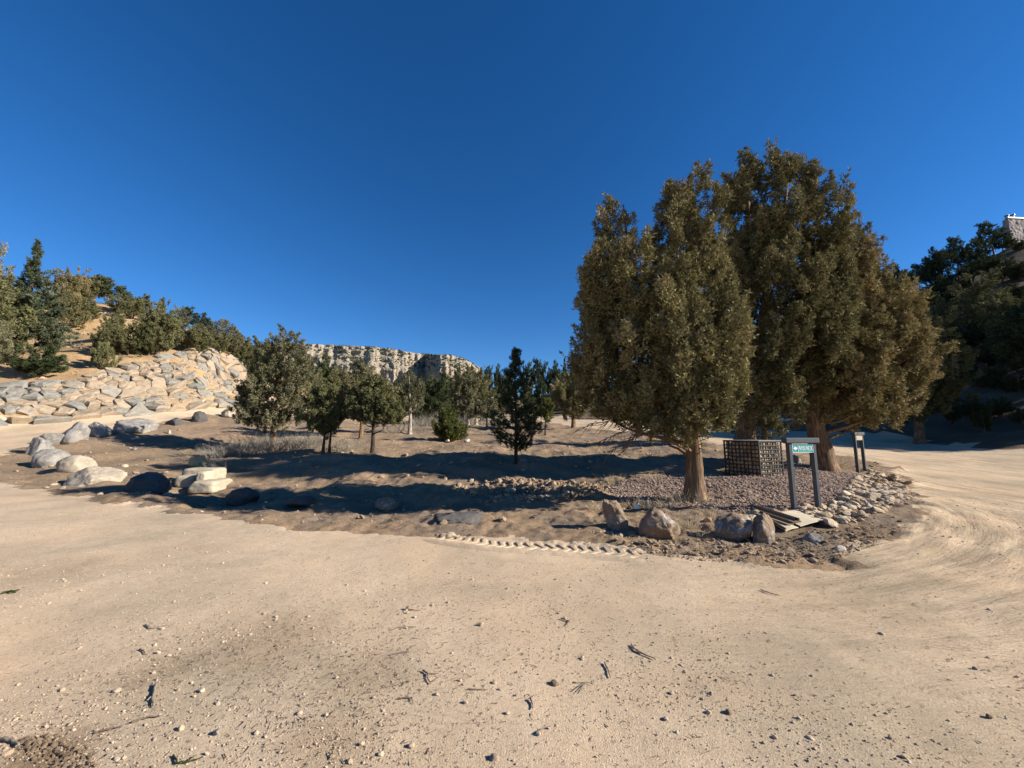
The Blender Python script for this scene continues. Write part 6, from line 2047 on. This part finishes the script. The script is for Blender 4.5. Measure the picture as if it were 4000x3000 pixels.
PB = [(2150, 2662, 2186, 2684, 'brownrock', 'dark rounded stone right of the road middle'), (2835, 2772, 2868, 2796, 'brownrock', 'dark stone at the bottom right of the middle'), (690, 2836, 718, 2858, 'cobble', 'white lit stone at the near left of the road'), (772, 2688, 800, 2708, 'cobble', 'bright stone beside the thin pale stalk at the left'),
      (436, 2690, 472, 2712, 'pebble', 'pale stone right of the tyre lines at the left'), (44, 2802, 72, 2826, 'cobble', 'elongated cream stone at the left edge'), (2, 2936, 48, 2966, 'cobble', 'cream stone at the bottom left corner'), (436, 2958, 472, 2980, 'pebble', 'round stone near the bottom left'), (3165, 2636, 3182, 2650, 'greyrock', 'dark pebble on the right part of the road'), (3800, 2600, 3822, 2622, 'greyrock', 'dark pebble near the right edge of the road'),
      (3850, 2790, 3880, 2810, 'brownrock', 'dark flat stone near the bottom right corner'), (3430, 2470, 3455, 2486, 'pebble', 'small stone on the wheel ruts at the right'), (1585, 2366, 1602, 2384, 'brownrock', 'small dark stone left of the road middle'), (1870, 2428, 1890, 2446, 'pebble', 'small pale stone with dark shadow in the road middle'), (1915, 2950, 1950, 2975, 'pebble', 'half buried stone at the bottom middle'), (1595, 2905, 1620, 2925, 'pebble', 'light stone at the bottom left of the middle'), (3150, 2880, 3185, 2900, 'cobble', 'pale flat chip set in the road at the bottom right'), (830, 2850, 860, 2872, 'greyrock', 'grey stone beside the two short sticks at the near left')]
for k, (u0, v0, u1, v1, mt, lab) in enumerate(PB):
    place_rock(u0, v0, u1, v1, mt, 7, 0.1, 500 + k, lab, 'stone', 'stone', 0.85, 3, sink=0.2, hs=0.62)

# old snow lying in the shade of the right hill
def snow():
    m, nt, b_ = mat_new('old_snow')
    b_.inputs['Base Color'].default_value = (0.75, 0.78, 0.82, 1)
    n1 = noise_n(nt, 3.0, 5, 0.6, N(nt, 'ShaderNodeNewGeometry').outputs['Position'])
    bump(nt, b_, n1.outputs['Fac'], 0.5, 0.05)
    rng = np.random.default_rng(6)
    for (u, v, Y, w), lab in zip([(3070, 1640, 37, 0.9), (3125, 1612, 42, 1.1)], ['snow patch low behind the street sign across the road', 'snow patch uphill behind the street sign']):
        c = P(u, v, Y)
        n = 22
        V = [(0, 0, 0.0)]
        for ring in (0.5, 1.0):
            for k in range(n):
                a = k / n * 6.283
                r = w * ring * (0.75 + 0.35 * math.sin(2 * a + u) + rng.normal(0, 0.06))
                V.append((r * math.cos(a), r * math.sin(a) * 0.8, 0))
        V = np.array(V)
        V[:, 2] = h0(V[:, 0] + c[0], V[:, 1] + c[1]) + (fbm((V[:, 0] + c[0]) * 0.35, (V[:, 1] + c[1]) * 0.35, 13, 4) - 0.5) * 1.0
        zc = V[0, 2]
        V[:, 2] += np.concatenate([[0.16], np.full(n, 0.14), np.full(n, -0.02)]) - zc
        T = [[0, 1 + k, 1 + (k + 1) % n] for k in range(n)]
        Q = [[1 + k, 1 + n + k, 1 + n + (k + 1) % n, 1 + (k + 1) % n] for k in range(n)]
        tag(link('snow_patch', new_mesh('snow_patch', V, [np.array(Q), np.array(T)], m, True), loc=(c[0], c[1], zc)), lab, 'snow patch', 'snow left in the shade')
snow()
_seen, _tt = set(), 0
for o in COL.objects:
    if o.type == 'MESH' and o.data.name not in _seen:
        _seen.add(o.data.name); _tt += len(o.data.loops) - 2 * len(o.data.polygons)
print('objects', len(COL.objects), 'triangles', _tt)
